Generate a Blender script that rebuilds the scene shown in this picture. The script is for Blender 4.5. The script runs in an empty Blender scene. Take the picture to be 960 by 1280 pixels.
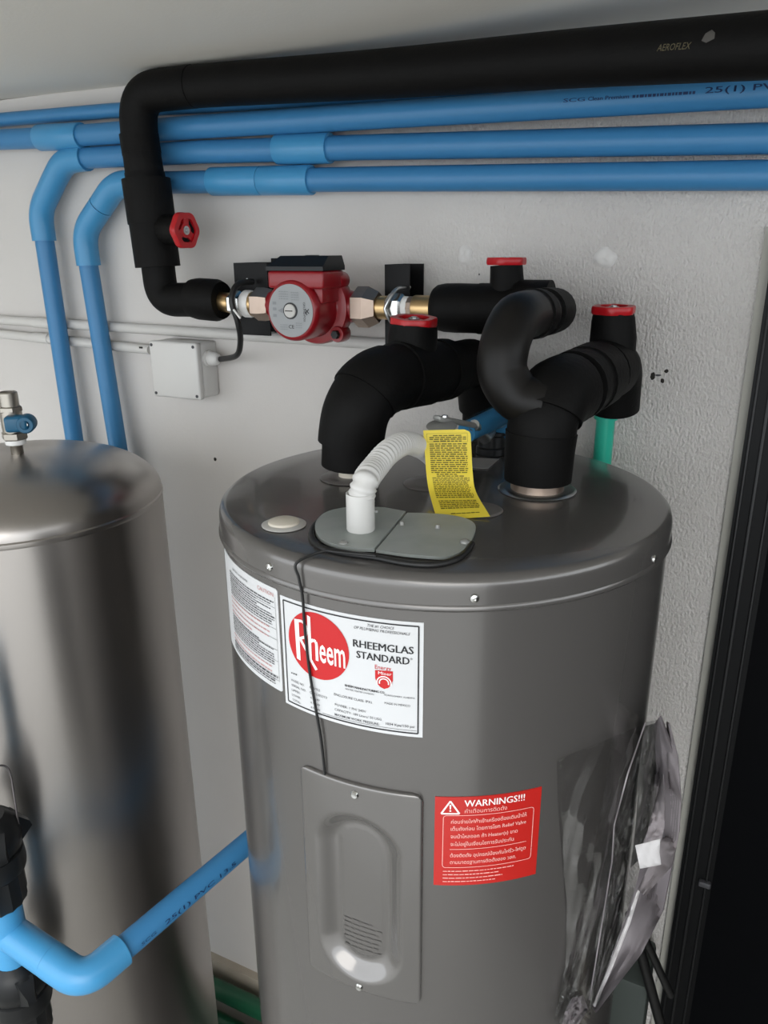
import bpy, bmesh, math, random
from mathutils import Vector, Matrix
R_ = math.radians
rng = random.Random(7)
scene = bpy.context.scene
COL = scene.collection

# ------------------------------------------------------------------ camera
CAMZ = 1.75
AX = Vector((0.89959258, 0.13544372, -0.41519657))   # wall direction, in lens axes (right, down, forward)
AY = Vector((0.43667818, -0.29361994, 0.85035257))   # into the wall
AZ = Vector((-0.00673508, -0.94627815, -0.32328364)) # up
FOC = 960.0
cam = bpy.data.objects.new('camera', bpy.data.cameras.new('camera'))
COL.objects.link(cam)
cam.data.sensor_fit = 'VERTICAL'
cam.data.sensor_height = 36.0
cam.data.lens = 36.0 * FOC / 1280.0
cam.data.clip_start = 0.02
cam.matrix_world = Matrix(((AX[0], -AX[1], -AX[2], 0), (AY[0], -AY[1], -AY[2], 0),
                           (AZ[0], -AZ[1], -AZ[2], CAMZ), (0, 0, 0, 1)))
scene.camera = cam

# ------------------------------------------------------------------ light
world = bpy.data.worlds.new('overcast_sky'); scene.world = world
world.use_nodes = True
wn = world.node_tree.nodes; wn.clear()
bg = wn.new('ShaderNodeBackground'); wo = wn.new('ShaderNodeOutputWorld')
bg.inputs[0].default_value = (0.90, 0.95, 1.0, 1); bg.inputs[1].default_value = 3.0
world.node_tree.links.new(bg.outputs[0], wo.inputs[0])
sun = bpy.data.objects.new('hazy_sun', bpy.data.lights.new('hazy_sun', 'SUN'))
COL.objects.link(sun)
sun.data.energy = 1.0; sun.data.angle = R_(40); sun.data.color = (1.0, 0.96, 0.9)
sun.rotation_euler = (R_(64), 0, R_(24))
sun.location = (1, -3, 4)

vs = scene.view_settings
vs.view_transform = 'Standard'; vs.look = 'None'; vs.gamma = 1.0; vs.use_curve_mapping = False
vs.exposure = 0.10

# ------------------------------------------------------------------ places
def at(px, py, Y):            # the point seen at a picture position, on the plane Y metres out along the wall normal
    d = Vector((px - 480, py - 640, FOC))
    w = Vector((AX.dot(d), AY.dot(d), AZ.dot(d)))
    w *= Y / w.y
    return Vector((w.x, w.y, w.z + CAMZ))
def atz(px, py, z):           # same, on the level z (relative to the camera)
    d = Vector((px - 480, py - 640, FOC))
    w = Vector((AX.dot(d), AY.dot(d), AZ.dot(d)))
    w *= z / w.z
    return Vector((w.x, w.y, w.z + CAMZ))
def P(x, y, z): return Vector((x, y, z + CAMZ))
WALL = 1.11

# ------------------------------------------------------------------ materials
def mat(name, col, rough=0.5, metal=0.0, coat=0.0, spec=0.5, noise=None, bump=None, alpha=None, trans=0.0, ior=1.45):
    m = bpy.data.materials.new(name); m.use_nodes = True
    nt = m.node_tree; b = nt.nodes['Principled BSDF']
    b.inputs['Base Color'].default_value = (*col, 1)
    b.inputs['Roughness'].default_value = rough
    b.inputs['Metallic'].default_value = metal
    b.inputs['Coat Weight'].default_value = coat
    b.inputs['Coat Roughness'].default_value = 0.08
    b.inputs['Specular IOR Level'].default_value = spec
    b.inputs['Transmission Weight'].default_value = trans
    b.inputs['IOR'].default_value = ior
    if alpha is not None: b.inputs['Alpha'].default_value = alpha
    tc = nt.nodes.new('ShaderNodeTexCoord')
    if noise:        # (scale, amount, second colour)
        n = nt.nodes.new('ShaderNodeTexNoise'); n.inputs['Scale'].default_value = noise[0]; n.inputs['Detail'].default_value = 5
        mx = nt.nodes.new('ShaderNodeMix'); mx.data_type = 'RGBA'
        rp = nt.nodes.new('ShaderNodeValToRGB'); rp.color_ramp.elements[0].position = 0.42; rp.color_ramp.elements[1].position = 0.72
        mul = nt.nodes.new('ShaderNodeMath'); mul.operation = 'MULTIPLY'; mul.inputs[1].default_value = noise[1]
        nt.links.new(tc.outputs['Object'], n.inputs['Vector'])
        nt.links.new(n.outputs['Fac'], rp.inputs[0]); nt.links.new(rp.outputs[0], mul.inputs[0]); nt.links.new(mul.outputs[0], mx.inputs['Factor'])
        mx.inputs['A'].default_value = (*col, 1); mx.inputs['B'].default_value = (*noise[2], 1)
        nt.links.new(mx.outputs['Result'], b.inputs['Base Color'])
    if bump:         # (scale, strength, distance)
        n2 = nt.nodes.new('ShaderNodeTexNoise'); n2.inputs['Scale'].default_value = bump[0]; n2.inputs['Detail'].default_value = 4
        bp = nt.nodes.new('ShaderNodeBump'); bp.inputs['Strength'].default_value = bump[1]; bp.inputs['Distance'].default_value = bump[2]
        nt.links.new(tc.outputs['Object'], n2.inputs['Vector'])
        nt.links.new(n2.outputs['Fac'], bp.inputs['Height']); nt.links.new(bp.outputs[0], b.inputs['Normal'])
    return m

M = {}
M['blue'] = mat('blue_pvc', (0.045, 0.200, 0.41), 0.38, spec=0.45, noise=(9, 0.25, (0.055, 0.22, 0.43)))
M['blue_fit'] = mat('blue_pvc_fitting', (0.055, 0.265, 0.50), 0.32, spec=0.5)
M['foam'] = mat('black_rubber_foam', (0.0034, 0.0032, 0.0031), 0.6, spec=0.16, noise=(30, 0.5, (0.0055, 0.005, 0.0046)), bump=(160, 0.25, 0.002))
M['foam_sm'] = mat('black_smooth_foam', (0.006, 0.0052, 0.0047), 0.46, spec=0.3, bump=(60, 0.12, 0.002))
M['foam_print'] = mat('faded_gold_print', (0.09, 0.075, 0.04), 0.7)
M['ink_mark'] = mat('pale_torn_foam', (0.075, 0.07, 0.064), 0.8)
M['redplastic'] = mat('red_plastic', (0.42, 0.007, 0.012), 0.32)
M['redpaint'] = mat('red_enamel', (0.235, 0.004, 0.009), 0.36, coat=0.2)
M['blackplastic'] = mat('black_plastic', (0.007, 0.0075, 0.008), 0.38, spec=0.35)
M['blackmetal'] = mat('black_painted_steel', (0.0035, 0.0035, 0.004), 0.5, spec=0.25)
M['brass'] = mat('brass', (0.55, 0.38, 0.19), 0.33, 1.0)
M['bronze'] = mat('dull_nut_bronze', (0.40, 0.315, 0.26), 0.42, 1.0, noise=(40, 0.4, (0.30, 0.23, 0.18)))
M['chrome'] = mat('chrome', (0.55, 0.55, 0.53), 0.22, 1.0)
M['zinc'] = mat('zinc_plated_steel', (0.55, 0.56, 0.56), 0.32, 1.0)
M['dullzinc'] = mat('dull_zinc', (0.30, 0.30, 0.285), 0.4, 0.35)
M['nickel'] = mat('nickel_brass', (0.36, 0.335, 0.295), 0.36, 1.0)
M['tape'] = mat('white_thread_tape', (0.78, 0.77, 0.75), 0.6)
M['whiteplastic'] = mat('white_plastic', (0.62, 0.61, 0.59), 0.42)
M['conduit'] = mat('white_conduit', (0.58, 0.565, 0.54), 0.5)
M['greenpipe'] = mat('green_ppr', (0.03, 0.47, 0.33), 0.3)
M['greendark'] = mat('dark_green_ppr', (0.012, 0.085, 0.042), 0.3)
M['cable'] = mat('black_cable', (0.009, 0.009, 0.009), 0.42)
M['label_white'] = mat('white_label', (0.60, 0.605, 0.61), 0.35)
M['ink'] = mat('black_ink', (0.012, 0.012, 0.014), 0.5)
M['ink_grey'] = mat('grey_ink', (0.05, 0.05, 0.055), 0.5)
M['ink_red'] = mat('red_ink', (0.50, 0.009, 0.011), 0.45)
M['ink_palered'] = mat('pale_red_ink', (0.50, 0.27, 0.26), 0.5)
M['label_red'] = mat('red_label', (0.46, 0.016, 0.012), 0.33, coat=0.2)
M['ink_pink'] = mat('pale_pink_ink', (0.82, 0.42, 0.38), 0.5)
M['ink_white'] = mat('white_ink', (0.86, 0.80, 0.78), 0.5)
M['yellow'] = mat('yellow_card', (0.78, 0.62, 0.055), 0.5)
M['ink_olive'] = mat('dark_olive_ink', (0.13, 0.105, 0.012), 0.6)
M['galv'] = mat('galvanised_plate', (0.34, 0.36, 0.345), 0.45, 0.15, noise=(28, 0.6, (0.24, 0.275, 0.255)))
M['ring'] = mat('translucent_plastic_ring', (0.12, 0.11, 0.105), 0.32)
M['plug'] = mat('beige_plug', (0.62, 0.57, 0.48), 0.45)
M['plug_rim'] = mat('pale_plug_rim', (0.47, 0.455, 0.43), 0.4)
M['silver_tag'] = mat('silver_sticker', (0.45, 0.44, 0.43), 0.4, 0.3)
M['teal'] = mat('teal_handle', (0.007, 0.085, 0.165), 0.4)
M['paper'] = mat('white_paper', (0.66, 0.64, 0.64), 0.6)
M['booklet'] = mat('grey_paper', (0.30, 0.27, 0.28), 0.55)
M['greysheet'] = mat('dim_grey_sheet', (0.13, 0.128, 0.12), 0.5)
M['bookdark'] = mat('grey_violet_cover', (0.20, 0.18, 0.19), 0.5)
def film_material():
    m = bpy.data.materials.new('clear_plastic_film'); m.use_nodes = True
    nt = m.node_tree; nt.nodes.clear(); L = nt.links
    out = nt.nodes.new('ShaderNodeOutputMaterial'); tr = nt.nodes.new('ShaderNodeBsdfTransparent'); gl_ = nt.nodes.new('ShaderNodeBsdfGlossy')
    tr.inputs[0].default_value = (0.93, 0.93, 0.93, 1); gl_.inputs['Roughness'].default_value = 0.16; gl_.inputs[0].default_value = (0.9, 0.9, 0.9, 1)
    fr_n = nt.nodes.new('ShaderNodeFresnel'); fr_n.inputs['IOR'].default_value = 1.5
    mx = nt.nodes.new('ShaderNodeMixShader')
    tc = nt.nodes.new('ShaderNodeTexCoord'); n = nt.nodes.new('ShaderNodeTexNoise'); n.inputs['Scale'].default_value = 38; n.inputs['Detail'].default_value = 3
    bp = nt.nodes.new('ShaderNodeBump'); bp.inputs['Strength'].default_value = 0.12; bp.inputs['Distance'].default_value = 0.01
    L.new(tc.outputs['Object'], n.inputs['Vector']); L.new(n.outputs['Fac'], bp.inputs['Height']); L.new(bp.outputs[0], gl_.inputs['Normal']); L.new(bp.outputs[0], fr_n.inputs['Normal'])
    mu = nt.nodes.new('ShaderNodeMath'); mu.operation = 'MULTIPLY'; mu.inputs[1].default_value = 0.22; L.new(fr_n.outputs[0], mu.inputs[0]); L.new(mu.outputs[0], mx.inputs[0]); L.new(tr.outputs[0], mx.inputs[1]); L.new(gl_.outputs[0], mx.inputs[2]); L.new(mx.outputs[0], out.inputs[0])
    return m
M['film'] = film_material()
M['skirt'] = mat('beige_concrete', (0.42, 0.37, 0.30), 0.85, noise=(14, 0.5, (0.32, 0.27, 0.21)), bump=(80, 0.4, 0.004))
M['ceil'] = mat('ceiling_paint', (0.74, 0.715, 0.655), 0.8, bump=(220, 0.12, 0.002))
M['floor'] = mat('cement_floor', (0.34, 0.33, 0.305), 0.85, noise=(4, 0.5, (0.25, 0.24, 0.22)), bump=(90, 0.3, 0.004))
M['ground'] = mat('yard_concrete', (0.46, 0.45, 0.43), 0.9, noise=(2, 0.5, (0.38, 0.375, 0.35)))
M['shadewall'] = mat('shade_wall_paint', (0.52, 0.51, 0.48), 0.8)
M['darkshade'] = mat('dark_shade_wall', (0.035, 0.03, 0.027), 0.6)
M['doorblack'] = mat('black_aluminium', (0.0025, 0.0027, 0.0032), 0.4, spec=0.18)
M['doorpanel'] = mat('black_door_panel', (0.0012, 0.0014, 0.002), 0.5, spec=0.06)
M['jamb'] = mat('grey_joint', (0.38, 0.37, 0.33), 0.8)
M['greyboard'] = mat('grey_green_board', (0.045, 0.056, 0.05), 0.6)
M['hole'] = mat('dark_hole', (0.02, 0.017, 0.014), 0.9)
M['patch'] = mat('filler', (0.68, 0.66, 0.64), 0.7, bump=(120, 0.3, 0.003))
M['wire'] = mat('grey_wire', (0.10, 0.09, 0.09), 0.4, 0.6)
M['pipe_ink'] = mat('navy_ink', (0.008, 0.03, 0.10), 0.5)
M['plate'] = mat('nameplate_grey', (0.27, 0.28, 0.285), 0.45, 0.1)
M['plate_ink'] = mat('nameplate_ink', (0.20, 0.21, 0.22), 0.5)

# heater enamel: dark warm grey, slightly glossy
M['enamel'] = mat('grey_enamel', (0.128, 0.121, 0.115), 0.24, 0.45, spec=0.5, coat=0.3)
M['enamel_panel'] = mat('grey_enamel_panel', (0.165, 0.157, 0.150), 0.17, 0.6, spec=0.6, coat=0.4)

# wall paint: smooth at the left, rough stucco towards the door
def wall_material():
    m = bpy.data.materials.new('rough_wall_paint'); m.use_nodes = True
    nt = m.node_tree; b = nt.nodes['Principled BSDF']; L = nt.links
    b.inputs['Roughness'].default_value = 0.72
    tc = nt.nodes.new('ShaderNodeTexCoord'); geo = nt.nodes.new('ShaderNodeNewGeometry')
    n = nt.nodes.new('ShaderNodeTexNoise'); n.inputs['Scale'].default_value = 3.0; n.inputs['Detail'].default_value = 6
    L.new(geo.outputs['Position'], n.inputs['Vector'])
    rp = nt.nodes.new('ShaderNodeValToRGB')
    rp.color_ramp.elements[0].position = 0.35; rp.color_ramp.elements[0].color = (0.575, 0.55, 0.525, 1)
    rp.color_ramp.elements[1].position = 0.68; rp.color_ramp.elements[1].color = (0.615, 0.59, 0.565, 1)
    L.new(n.outputs['Fac'], rp.inputs[0]); L.new(rp.outputs[0], b.inputs['Base Color'])
    g = nt.nodes.new('ShaderNodeTexNoise'); g.inputs['Scale'].default_value = 290; g.inputs['Detail'].default_value = 3
    mp = nt.nodes.new('ShaderNodeMapping'); mp.inputs['Scale'].default_value = (1.0, 1.0, 0.55)
    L.new(geo.outputs['Position'], mp.inputs[0]); L.new(mp.outputs[0], g.inputs['Vector'])
    sx = nt.nodes.new('ShaderNodeSeparateXYZ'); L.new(geo.outputs['Position'], sx.inputs[0])
    mr = nt.nodes.new('ShaderNodeMapRange'); mr.inputs['From Min'].default_value = -0.62; mr.inputs['From Max'].default_value = -0.2
    mr.inputs['To Min'].default_value = 0.08; mr.inputs['To Max'].default_value = 1.0
    L.new(sx.outputs['X'], mr.inputs['Value'])
    bp = nt.nodes.new('ShaderNodeBump'); bp.inputs['Distance'].default_value = 0.005
    L.new(mr.outputs[0], bp.inputs['Strength']); L.new(g.outputs['Fac'], bp.inputs['Height']); L.new(bp.outputs[0], b.inputs['Normal'])
    return m
M['wall'] = wall_material()

def steel_material():
    m = bpy.data.materials.new('stainless_steel'); m.use_nodes = True
    nt = m.node_tree; b = nt.nodes['Principled BSDF']; L = nt.links
    b.inputs['Base Color'].default_value = (0.37, 0.345, 0.325, 1); b.inputs['Metallic'].default_value = 1.0
    tc = nt.nodes.new('ShaderNodeNewGeometry')
    mp = nt.nodes.new('ShaderNodeMapping'); mp.inputs['Scale'].default_value = (2, 2, 2)
    n = nt.nodes.new('ShaderNodeTexNoise'); n.inputs['Scale'].default_value = 6; n.inputs['Detail'].default_value = 6
    L.new(tc.outputs['Position'], mp.inputs[0]); L.new(mp.outputs[0], n.inputs['Vector'])
    mr = nt.nodes.new('ShaderNodeMapRange'); mr.inputs['To Min'].default_value = 0.29; mr.inputs['To Max'].default_value = 0.34
    L.new(n.outputs['Fac'], mr.inputs['Value']); L.new(mr.outputs[0], b.inputs['Roughness'])
    n2 = nt.nodes.new('ShaderNodeTexNoise'); n2.inputs['Scale'].default_value = 7; n2.inputs['Detail'].default_value = 2
    L.new(tc.outputs['Position'], n2.inputs['Vector'])
    bp = nt.nodes.new('ShaderNodeBump'); bp.inputs['Strength'].default_value = 0.06; bp.inputs['Distance'].default_value = 0.01
    tg_ = nt.nodes.new('ShaderNodeTangent'); tg_.direction_type = 'RADIAL'; tg_.axis = 'Z'
    b.inputs['Anisotropic'].default_value = 0.6; b.inputs['Anisotropic Rotation'].default_value = 0.25; L.new(tg_.outputs[0], b.inputs['Tangent'])
    L.new(n2.outputs['Fac'], bp.inputs['Height']); L.new(bp.outputs[0], b.inputs['Normal'])
    return m
M['steel'] = steel_material()

# ------------------------------------------------------------------ mesh building
def frame(t):
    t = t.normalized()
    a = Vector((0, 0, 1)) if abs(t.z) < 0.9 else Vector((1, 0, 0))
    u = t.cross(a).normalized(); v = t.cross(u).normalized()
    return u, v
class MB:
    def __init__(s): s.v = []; s.f = []
    def add(s, vs_, fs):
        o = len(s.v); s.v += [Vector(p) for p in vs_]; s.f += [tuple(i + o for i in f) for f in fs]; return s
    def box(s, c, h, rot=None):
        c = Vector(c); vs_ = []
        for dx in (-1, 1):
            for dy in (-1, 1):
                for dz in (-1, 1):
                    q = Vector((dx * h[0], dy * h[1], dz * h[2]))
                    if rot: q = rot @ q
                    vs_.append(c + q)
        return s.add(vs_, [(0, 1, 3, 2), (4, 6, 7, 5), (0, 4, 5, 1), (2, 3, 7, 6), (0, 2, 6, 4), (1, 5, 7, 3)])
    def rbox(s, c, h, bev=0.003, rot=None, seg=2):
        bm = bmesh.new(); bmesh.ops.create_cube(bm, size=2)
        for v in bm.verts: v.co = Vector((v.co.x * h[0], v.co.y * h[1], v.co.z * h[2]))
        bmesh.ops.bevel(bm, geom=bm.edges[:], offset=bev, segments=seg, affect='EDGES', profile=0.5)
        bm.verts.index_update()
        c = Vector(c)
        s.add([c + (rot @ v.co if rot else v.co) for v in bm.verts], [tuple(v.index for v in f.verts) for f in bm.faces])
        bm.free(); return s
    def tube(s, pts, r, n=20, cap=True, wob=0.0):
        pts = [Vector(p) for p in pts]; m = len(pts)
        rs = r if isinstance(r, (list, tuple)) else [r] * m
        T = []
        for i in range(m):
            a = pts[max(0, i - 1)]; b = pts[min(m - 1, i + 1)]
            d = b - a
            T.append(d.normalized() if d.length > 1e-9 else (T[-1] if T else Vector((0, 0, 1))))
        u, v = frame(T[0]); rings = []
        vs_ = []; fs = []
        for i in range(m):
            u = (u - T[i] * u.dot(T[i]))
            u = u.normalized() if u.length > 1e-6 else frame(T[i])[0]
            v = T[i].cross(u)
            for k in range(n):
                a = 2 * math.pi * k / n
                rr = rs[i] * (1 + (wob * math.sin(3 * a + i * 1.3) if wob else 0))
                vs_.append(pts[i] + (u * math.cos(a) + v * math.sin(a)) * rr)
        for i in range(m - 1):
            for k in range(n):
                a, b = i * n + k, i * n + (k + 1) % n
                fs.append((a, b, b + n, a + n))
        if cap:
            fs.append(tuple(reversed(range(n)))); fs.append(tuple((m - 1) * n + k for k in range(n)))
        return s.add(vs_, fs)
    def lathe(s, prof, o, ax=(0, 0, 1), n=32, lobes=0, amp=0.0, close=False, ph=0.0):
        o = Vector(o); ax = Vector(ax).normalized(); u, v = frame(ax)
        vs_ = []; fs = []; m = len(prof)
        for (r, h) in prof:
            for k in range(n):
                a = 2 * math.pi * k / n + ph
                rr = max(r, 1e-5) * (1 + amp * math.cos(lobes * a) if lobes else 1)
                vs_.append(o + ax * h + (u * math.cos(a) + v * math.sin(a)) * rr)
        for i in range(m - 1 + (1 if close else 0)):
            j = (i + 1) % m
            for k in range(n):
                k2 = (k + 1) % n
                fs.append((i * n + k, i * n + k2, j * n + k2, j * n + k))
        if not close:
            if prof[0][0] > 1e-4: fs.append(tuple(reversed(range(n))))
            if prof[-1][0] > 1e-4: fs.append(tuple((m - 1) * n + k for k in range(n)))
        return s.add(vs_, fs)
    def hexnut(s, o, ax, r, h, ch=0.12, n=6):
        return s.lathe([(r * (1 - ch), 0), (r, h * ch * 1.3), (r, h * (1 - ch * 1.3)), (r * (1 - ch), h)], o, ax, n=n)
    def grid(s, fn, nu, nv, thick=None):
        vs_ = [fn(i / nu, j / nv) for j in range(nv + 1) for i in range(nu + 1)]
        fs = [(j * (nu + 1) + i, j * (nu + 1) + i + 1, (j + 1) * (nu + 1) + i + 1, (j + 1) * (nu + 1) + i) for j in range(nv) for i in range(nu)]
        return s.add(vs_, fs)
    def build(s, name, material, parent=None, smooth=True, angle=38, label=None, cat=None, group=None, kind=None, fix=True):
        me = bpy.data.meshes.new(name)
        lo = Vector((min(p.x for p in s.v), min(p.y for p in s.v), min(p.z for p in s.v)))
        hi = Vector((max(p.x for p in s.v), max(p.y for p in s.v), max(p.z for p in s.v)))
        o = Vector(((lo.x + hi.x) / 2, (lo.y + hi.y) / 2, lo.z))
        me.from_pydata([p - o for p in s.v], [], s.f)
        if fix:
            bm = bmesh.new(); bm.from_mesh(me); bmesh.ops.recalc_face_normals(bm, faces=bm.faces[:]); bm.to_mesh(me); bm.free()
        me.materials.append(M[material] if isinstance(material, str) else material)
        if smooth:
            me.polygons.foreach_set('use_smooth', [True] * len(me.polygons))
            me.set_sharp_from_angle(angle=R_(angle))
        ob = bpy.data.objects.new(name, me); COL.objects.link(ob)
        place(ob, o, parent); tag(ob, label, cat, group, kind)
        return ob
ABS = {}
def place(ob, o, parent):
    ABS[ob.name] = Vector(o)
    if parent is not None:
        ob.parent = parent; ob.location = Vector(o) - ABS[parent.name]
    else: ob.location = o
def tag(ob, label=None, cat=None, group=None, kind=None):
    if label: ob['label'] = label
    if cat: ob['category'] = cat
    if group: ob['group'] = group
    if kind: ob['kind'] = kind
def thing(name, o, label, cat, group=None):
    e = bpy.data.objects.new(name, None); COL.objects.link(e); e.empty_display_size = 0.05
    place(e, o, None); tag(e, label, cat, group); return e

def smooth_path(pts, n=8):
    pts = [Vector(p) for p in pts]; out = []
    q = [pts[0] * 2 - pts[1]] + pts + [pts[-1] * 2 - pts[-2]]
    for i in range(1, len(q) - 2):
        p0, p1, p2, p3 = q[i - 1:i + 3]
        for k in range(n):
            t = k / n
            out.append(0.5 * ((2 * p1) + (p2 - p0) * t + (2 * p0 - 5 * p1 + 4 * p2 - p3) * t * t + (3 * p1 - p0 - 3 * p2 + p3) * t ** 3))
    out.append(pts[-1]); return out
def fillet(pts, rad, n=8):
    pts = [Vector(p) for p in pts]; out = [pts[0]]
    for i in range(1, len(pts) - 1):
        a = (pts[i - 1] - pts[i]); b = (pts[i + 1] - pts[i])
        d = min(rad, a.length * 0.49, b.length * 0.49)
        A = pts[i] + a.normalized() * d; B = pts[i] + b.normalized() * d
        for k in range(n + 1):
            t = k / n
            out.append(A * (1 - t) ** 2 + pts[i] * 2 * t * (1 - t) + B * t * t)
    out.append(pts[-1]); return out
def cut(path, a, b):           # the piece of a path between two fractions of its length
    L = [0]
    for i in range(1, len(path)): L.append(L[-1] + (path[i] - path[i - 1]).length)
    def ev(s):
        for i in range(1, len(path)):
            if s <= L[i] + 1e-9:
                t = (s - L[i - 1]) / max(1e-9, L[i] - L[i - 1]); return path[i - 1].lerp(path[i], t)
        return path[-1]
    s0, s1 = a * L[-1], b * L[-1]
    return [ev(s0)] + [p for p, l in zip(path, L) if s0 + 1e-4 < l < s1 - 1e-4] + [ev(s1)]

# lettering: flat text outlines, as triangles in a plane
_tc = {}
def text2d(body, shear=0.0, bold=0.0):
    key = (body, shear, bold)
    if key not in _tc:
        cu = bpy.data.curves.new('lettering', 'FONT'); cu.body = body; cu.size = 1.0; cu.shear = shear; cu.offset = bold
        cu.resolution_u = 2
        ob = bpy.data.objects.new('lettering', cu); COL.objects.link(ob)
        dg = bpy.context.evaluated_depsgraph_get()
        me = bpy.data.meshes.new_from_object(ob.evaluated_get(dg))
        _tc[key] = ([v.co.copy() for v in me.vertices], [tuple(p.vertices) for p in me.polygons])
        bpy.data.objects.remove(ob); bpy.data.curves.remove(cu); bpy.data.meshes.remove(me)
    return _tc[key]
def put_text(mb, fn, body, u0, u1, base, cap, shear=0.0, bold=0.0, ref=0.72, slope=0.0):
    """write body from u0 to u1 with its base line at `base`, capital height cap; fn(u, v) gives the point (v downwards)"""
    vs_, fs = text2d(body, shear, bold)
    if not vs_: return
    x0 = min(p.x for p in vs_); x1 = max(p.x for p in vs_)
    k = (u1 - u0) / (x1 - x0)
    mb.add([fn(u0 + (p.x - x0) * k, base + slope * (p.x - x0) * k - p.y / ref * cap) for p in vs_], fs)
def words(mb, fn, u0, u1, v, h, fill=0.9, wmin=2.0, wmax=6.0):
    """a line of print too small to read: a row of short dashes"""
    u = u0; end = u0 + (u1 - u0) * fill
    while u < end - 0.5:
        w = min(rng.uniform(wmin, wmax), end - u)
        a = v - h * rng.uniform(0.75, 1.0)
        mb.add([fn(u, v), fn(u + w, v), fn(u + w, a), fn(u, a)], [(0, 1, 2, 3)])
        u += w + h * 0.7
def poly(mb, fn, pts): mb.add([fn(*p) for p in pts], [tuple(range(len(pts)))])
def strip(mb, fn, pts, w, n=1):         # a line of width w through 2D points
    for (a, b) in zip(pts[:-1], pts[1:]):
        dx, dy = b[0] - a[0], b[1] - a[1]; L = math.hypot(dx, dy); nx, ny = -dy / L * w / 2, dx / L * w / 2
        for k in range(n):
            p = (a[0] + dx * k / n, a[1] + dy * k / n); q = (a[0] + dx * (k + 1) / n, a[1] + dy * (k + 1) / n)
            mb.add([fn(p[0] - nx, p[1] - ny), fn(q[0] - nx, q[1] - ny), fn(q[0] + nx, q[1] + ny), fn(p[0] + nx, p[1] + ny)], [(0, 1, 2, 3)])

# ================================================================== THE ROOM
FLOOR = -1.75
MB().box((-0.4, WALL + 0.06, (0.2635 + FLOOR) / 2 + CAMZ), (2.2, 0.06, (0.2635 - FLOOR) / 2)).build('wall_back', 'wall', smooth=False, kind='structure')
wall = bpy.data.objects['wall_back']
CT = Matrix.Rotation(R_(0.72), 3, 'Y')          # the slab falls a little to the right
MB().box(P(-0.8, 0.335, 0.2585 + 0.06), (1.8, 0.9, 0.06), CT).build('ceiling', 'ceil', smooth=False, kind='structure')
MB().box((-0.4, 0.3, CAMZ + FLOOR - 0.03), (2.2, 0.95, 0.03)).build('floor', 'floor', smooth=False, kind='structure')
MB().box((-0.4, -7.15, CAMZ + FLOOR - 0.05), (12, 6.5, 0.04)).build('yard_ground', 'ground', smooth=False, kind='structure')
MB().box((-2.66, 0.33, (0.2635 + FLOOR) / 2 + CAMZ), (0.06, 0.9, (0.2635 - FLOOR) / 2)).build('shade_wall_left', 'shadewall', smooth=False, kind='structure')  # unseen wall, added so that light comes from the right and front
MB().box((0.86, 0.3, (-0.12 + FLOOR) / 2 + CAMZ), (0.06, 0.80, (-0.12 - FLOOR) / 2)).build('shade_wall_right', 'darkshade', smooth=False, kind='structure')  # unseen dark wall, added to darken the heater's right flank; light enters above
sk = MB()
sk.box((-0.55, WALL - 0.009, CAMZ + (FLOOR - 1.64) / 2), (1.9, 0.009, (FLOOR + 1.64) / -2))
sk.build('baseboard_back', 'skirt', smooth=False, kind='structure')

# filler lumps, chips and drill holes of the wall
def patch(name, px, py, rx, rz, h, material, seed, dent=False):
    rg = random.Random(seed); c = at(px, py, WALL); n = 18; mb = MB()
    ph = [rg.uniform(0.86, 1.1) for _ in range(n)]
    prof = [(1.0, 0.0), (0.86, 0.7), (0.5, 1.0), (0.0, 0.85)]
    vs_ = []; fs = []
    for (rr, hh) in prof:
        for k in range(n):
            a = 2 * math.pi * k / n
            vs_.append(c + Vector((math.cos(a) * rx * rr * ph[k], -h * hh * (1 + 0.25 * math.sin(2 * a + seed)) - 0.0002, math.sin(a) * rz * rr * ph[k])))
    for i in range(3):
        for k in range(n):
            fs.append((i * n + k, i * n + (k + 1) % n, (i + 1) * n + (k + 1) % n, (i + 1) * n + k))
    mb.add(vs_, fs); return mb.build(name, material, wall, angle=60)
patch('filler_patch', 581, 319, 0.0115, 0.0145, 0.0035, 'patch', 1)
patch('filler_patch', 756, 322, 0.0150, 0.0135, 0.004, 'patch', 2)
patch('wall_chip', 816, 470, 0.0032, 0.0055, 0.0006, 'hole', 3)
patch('wall_chip', 828, 476, 0.0026, 0.0034, 0.0006, 'hole', 4)
patch('wall_chip', 833, 464, 0.0028, 0.0026, 0.0006, 'hole', 5)
patch('wall_chip', 823, 469, 0.004, 0.0016, 0.0004, 'ink_grey', 8)
patch('drill_hole', 269, 574, 0.0032, 0.0036, 0.0006, 'hole', 6)
patch('wall_chip', 599, 343, 0.0012, 0.0016, 0.0005, 'ink_grey', 7)

# ---- black door at the right end of the wall
ztop = at(957, 290, WALL).z
xe = -0.008
door = MB()
door.box((xe + 0.026, WALL - 0.006, ztop / 2), (0.024, 0.014, ztop / 2))
door = door.build('door_1', 'doorblack', smooth=False, kind='structure')
MB().box((xe + 0.5, WALL - 0.006, ztop - 0.02), (0.45, 0.013, 0.02)).build('door_head', 'doorblack', door, smooth=False)
MB().box((xe + 0.55, WALL - 0.002, ztop / 2 - 0.02), (0.50, 0.008, ztop / 2 - 0.021)).build('door_panel', 'doorpanel', door, smooth=False)
for dx, w in ((0.008, 0.0016), (0.0235, 0.0022), (0.0415, 0.0016)):
    MB().rbox((xe + dx, WALL - 0.0215, ztop / 2 - 0.02), (w, 0.0025, ztop / 2 - 0.03), 0.0008).build('frame_ridge', 'blackplastic', door)
MB().box((xe - 0.0035, WALL - 0.002, ztop / 2), (0.0055, 0.004, ztop / 2 + 0.006)).build('joint_strip', 'jamb', door, smooth=False)
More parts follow.
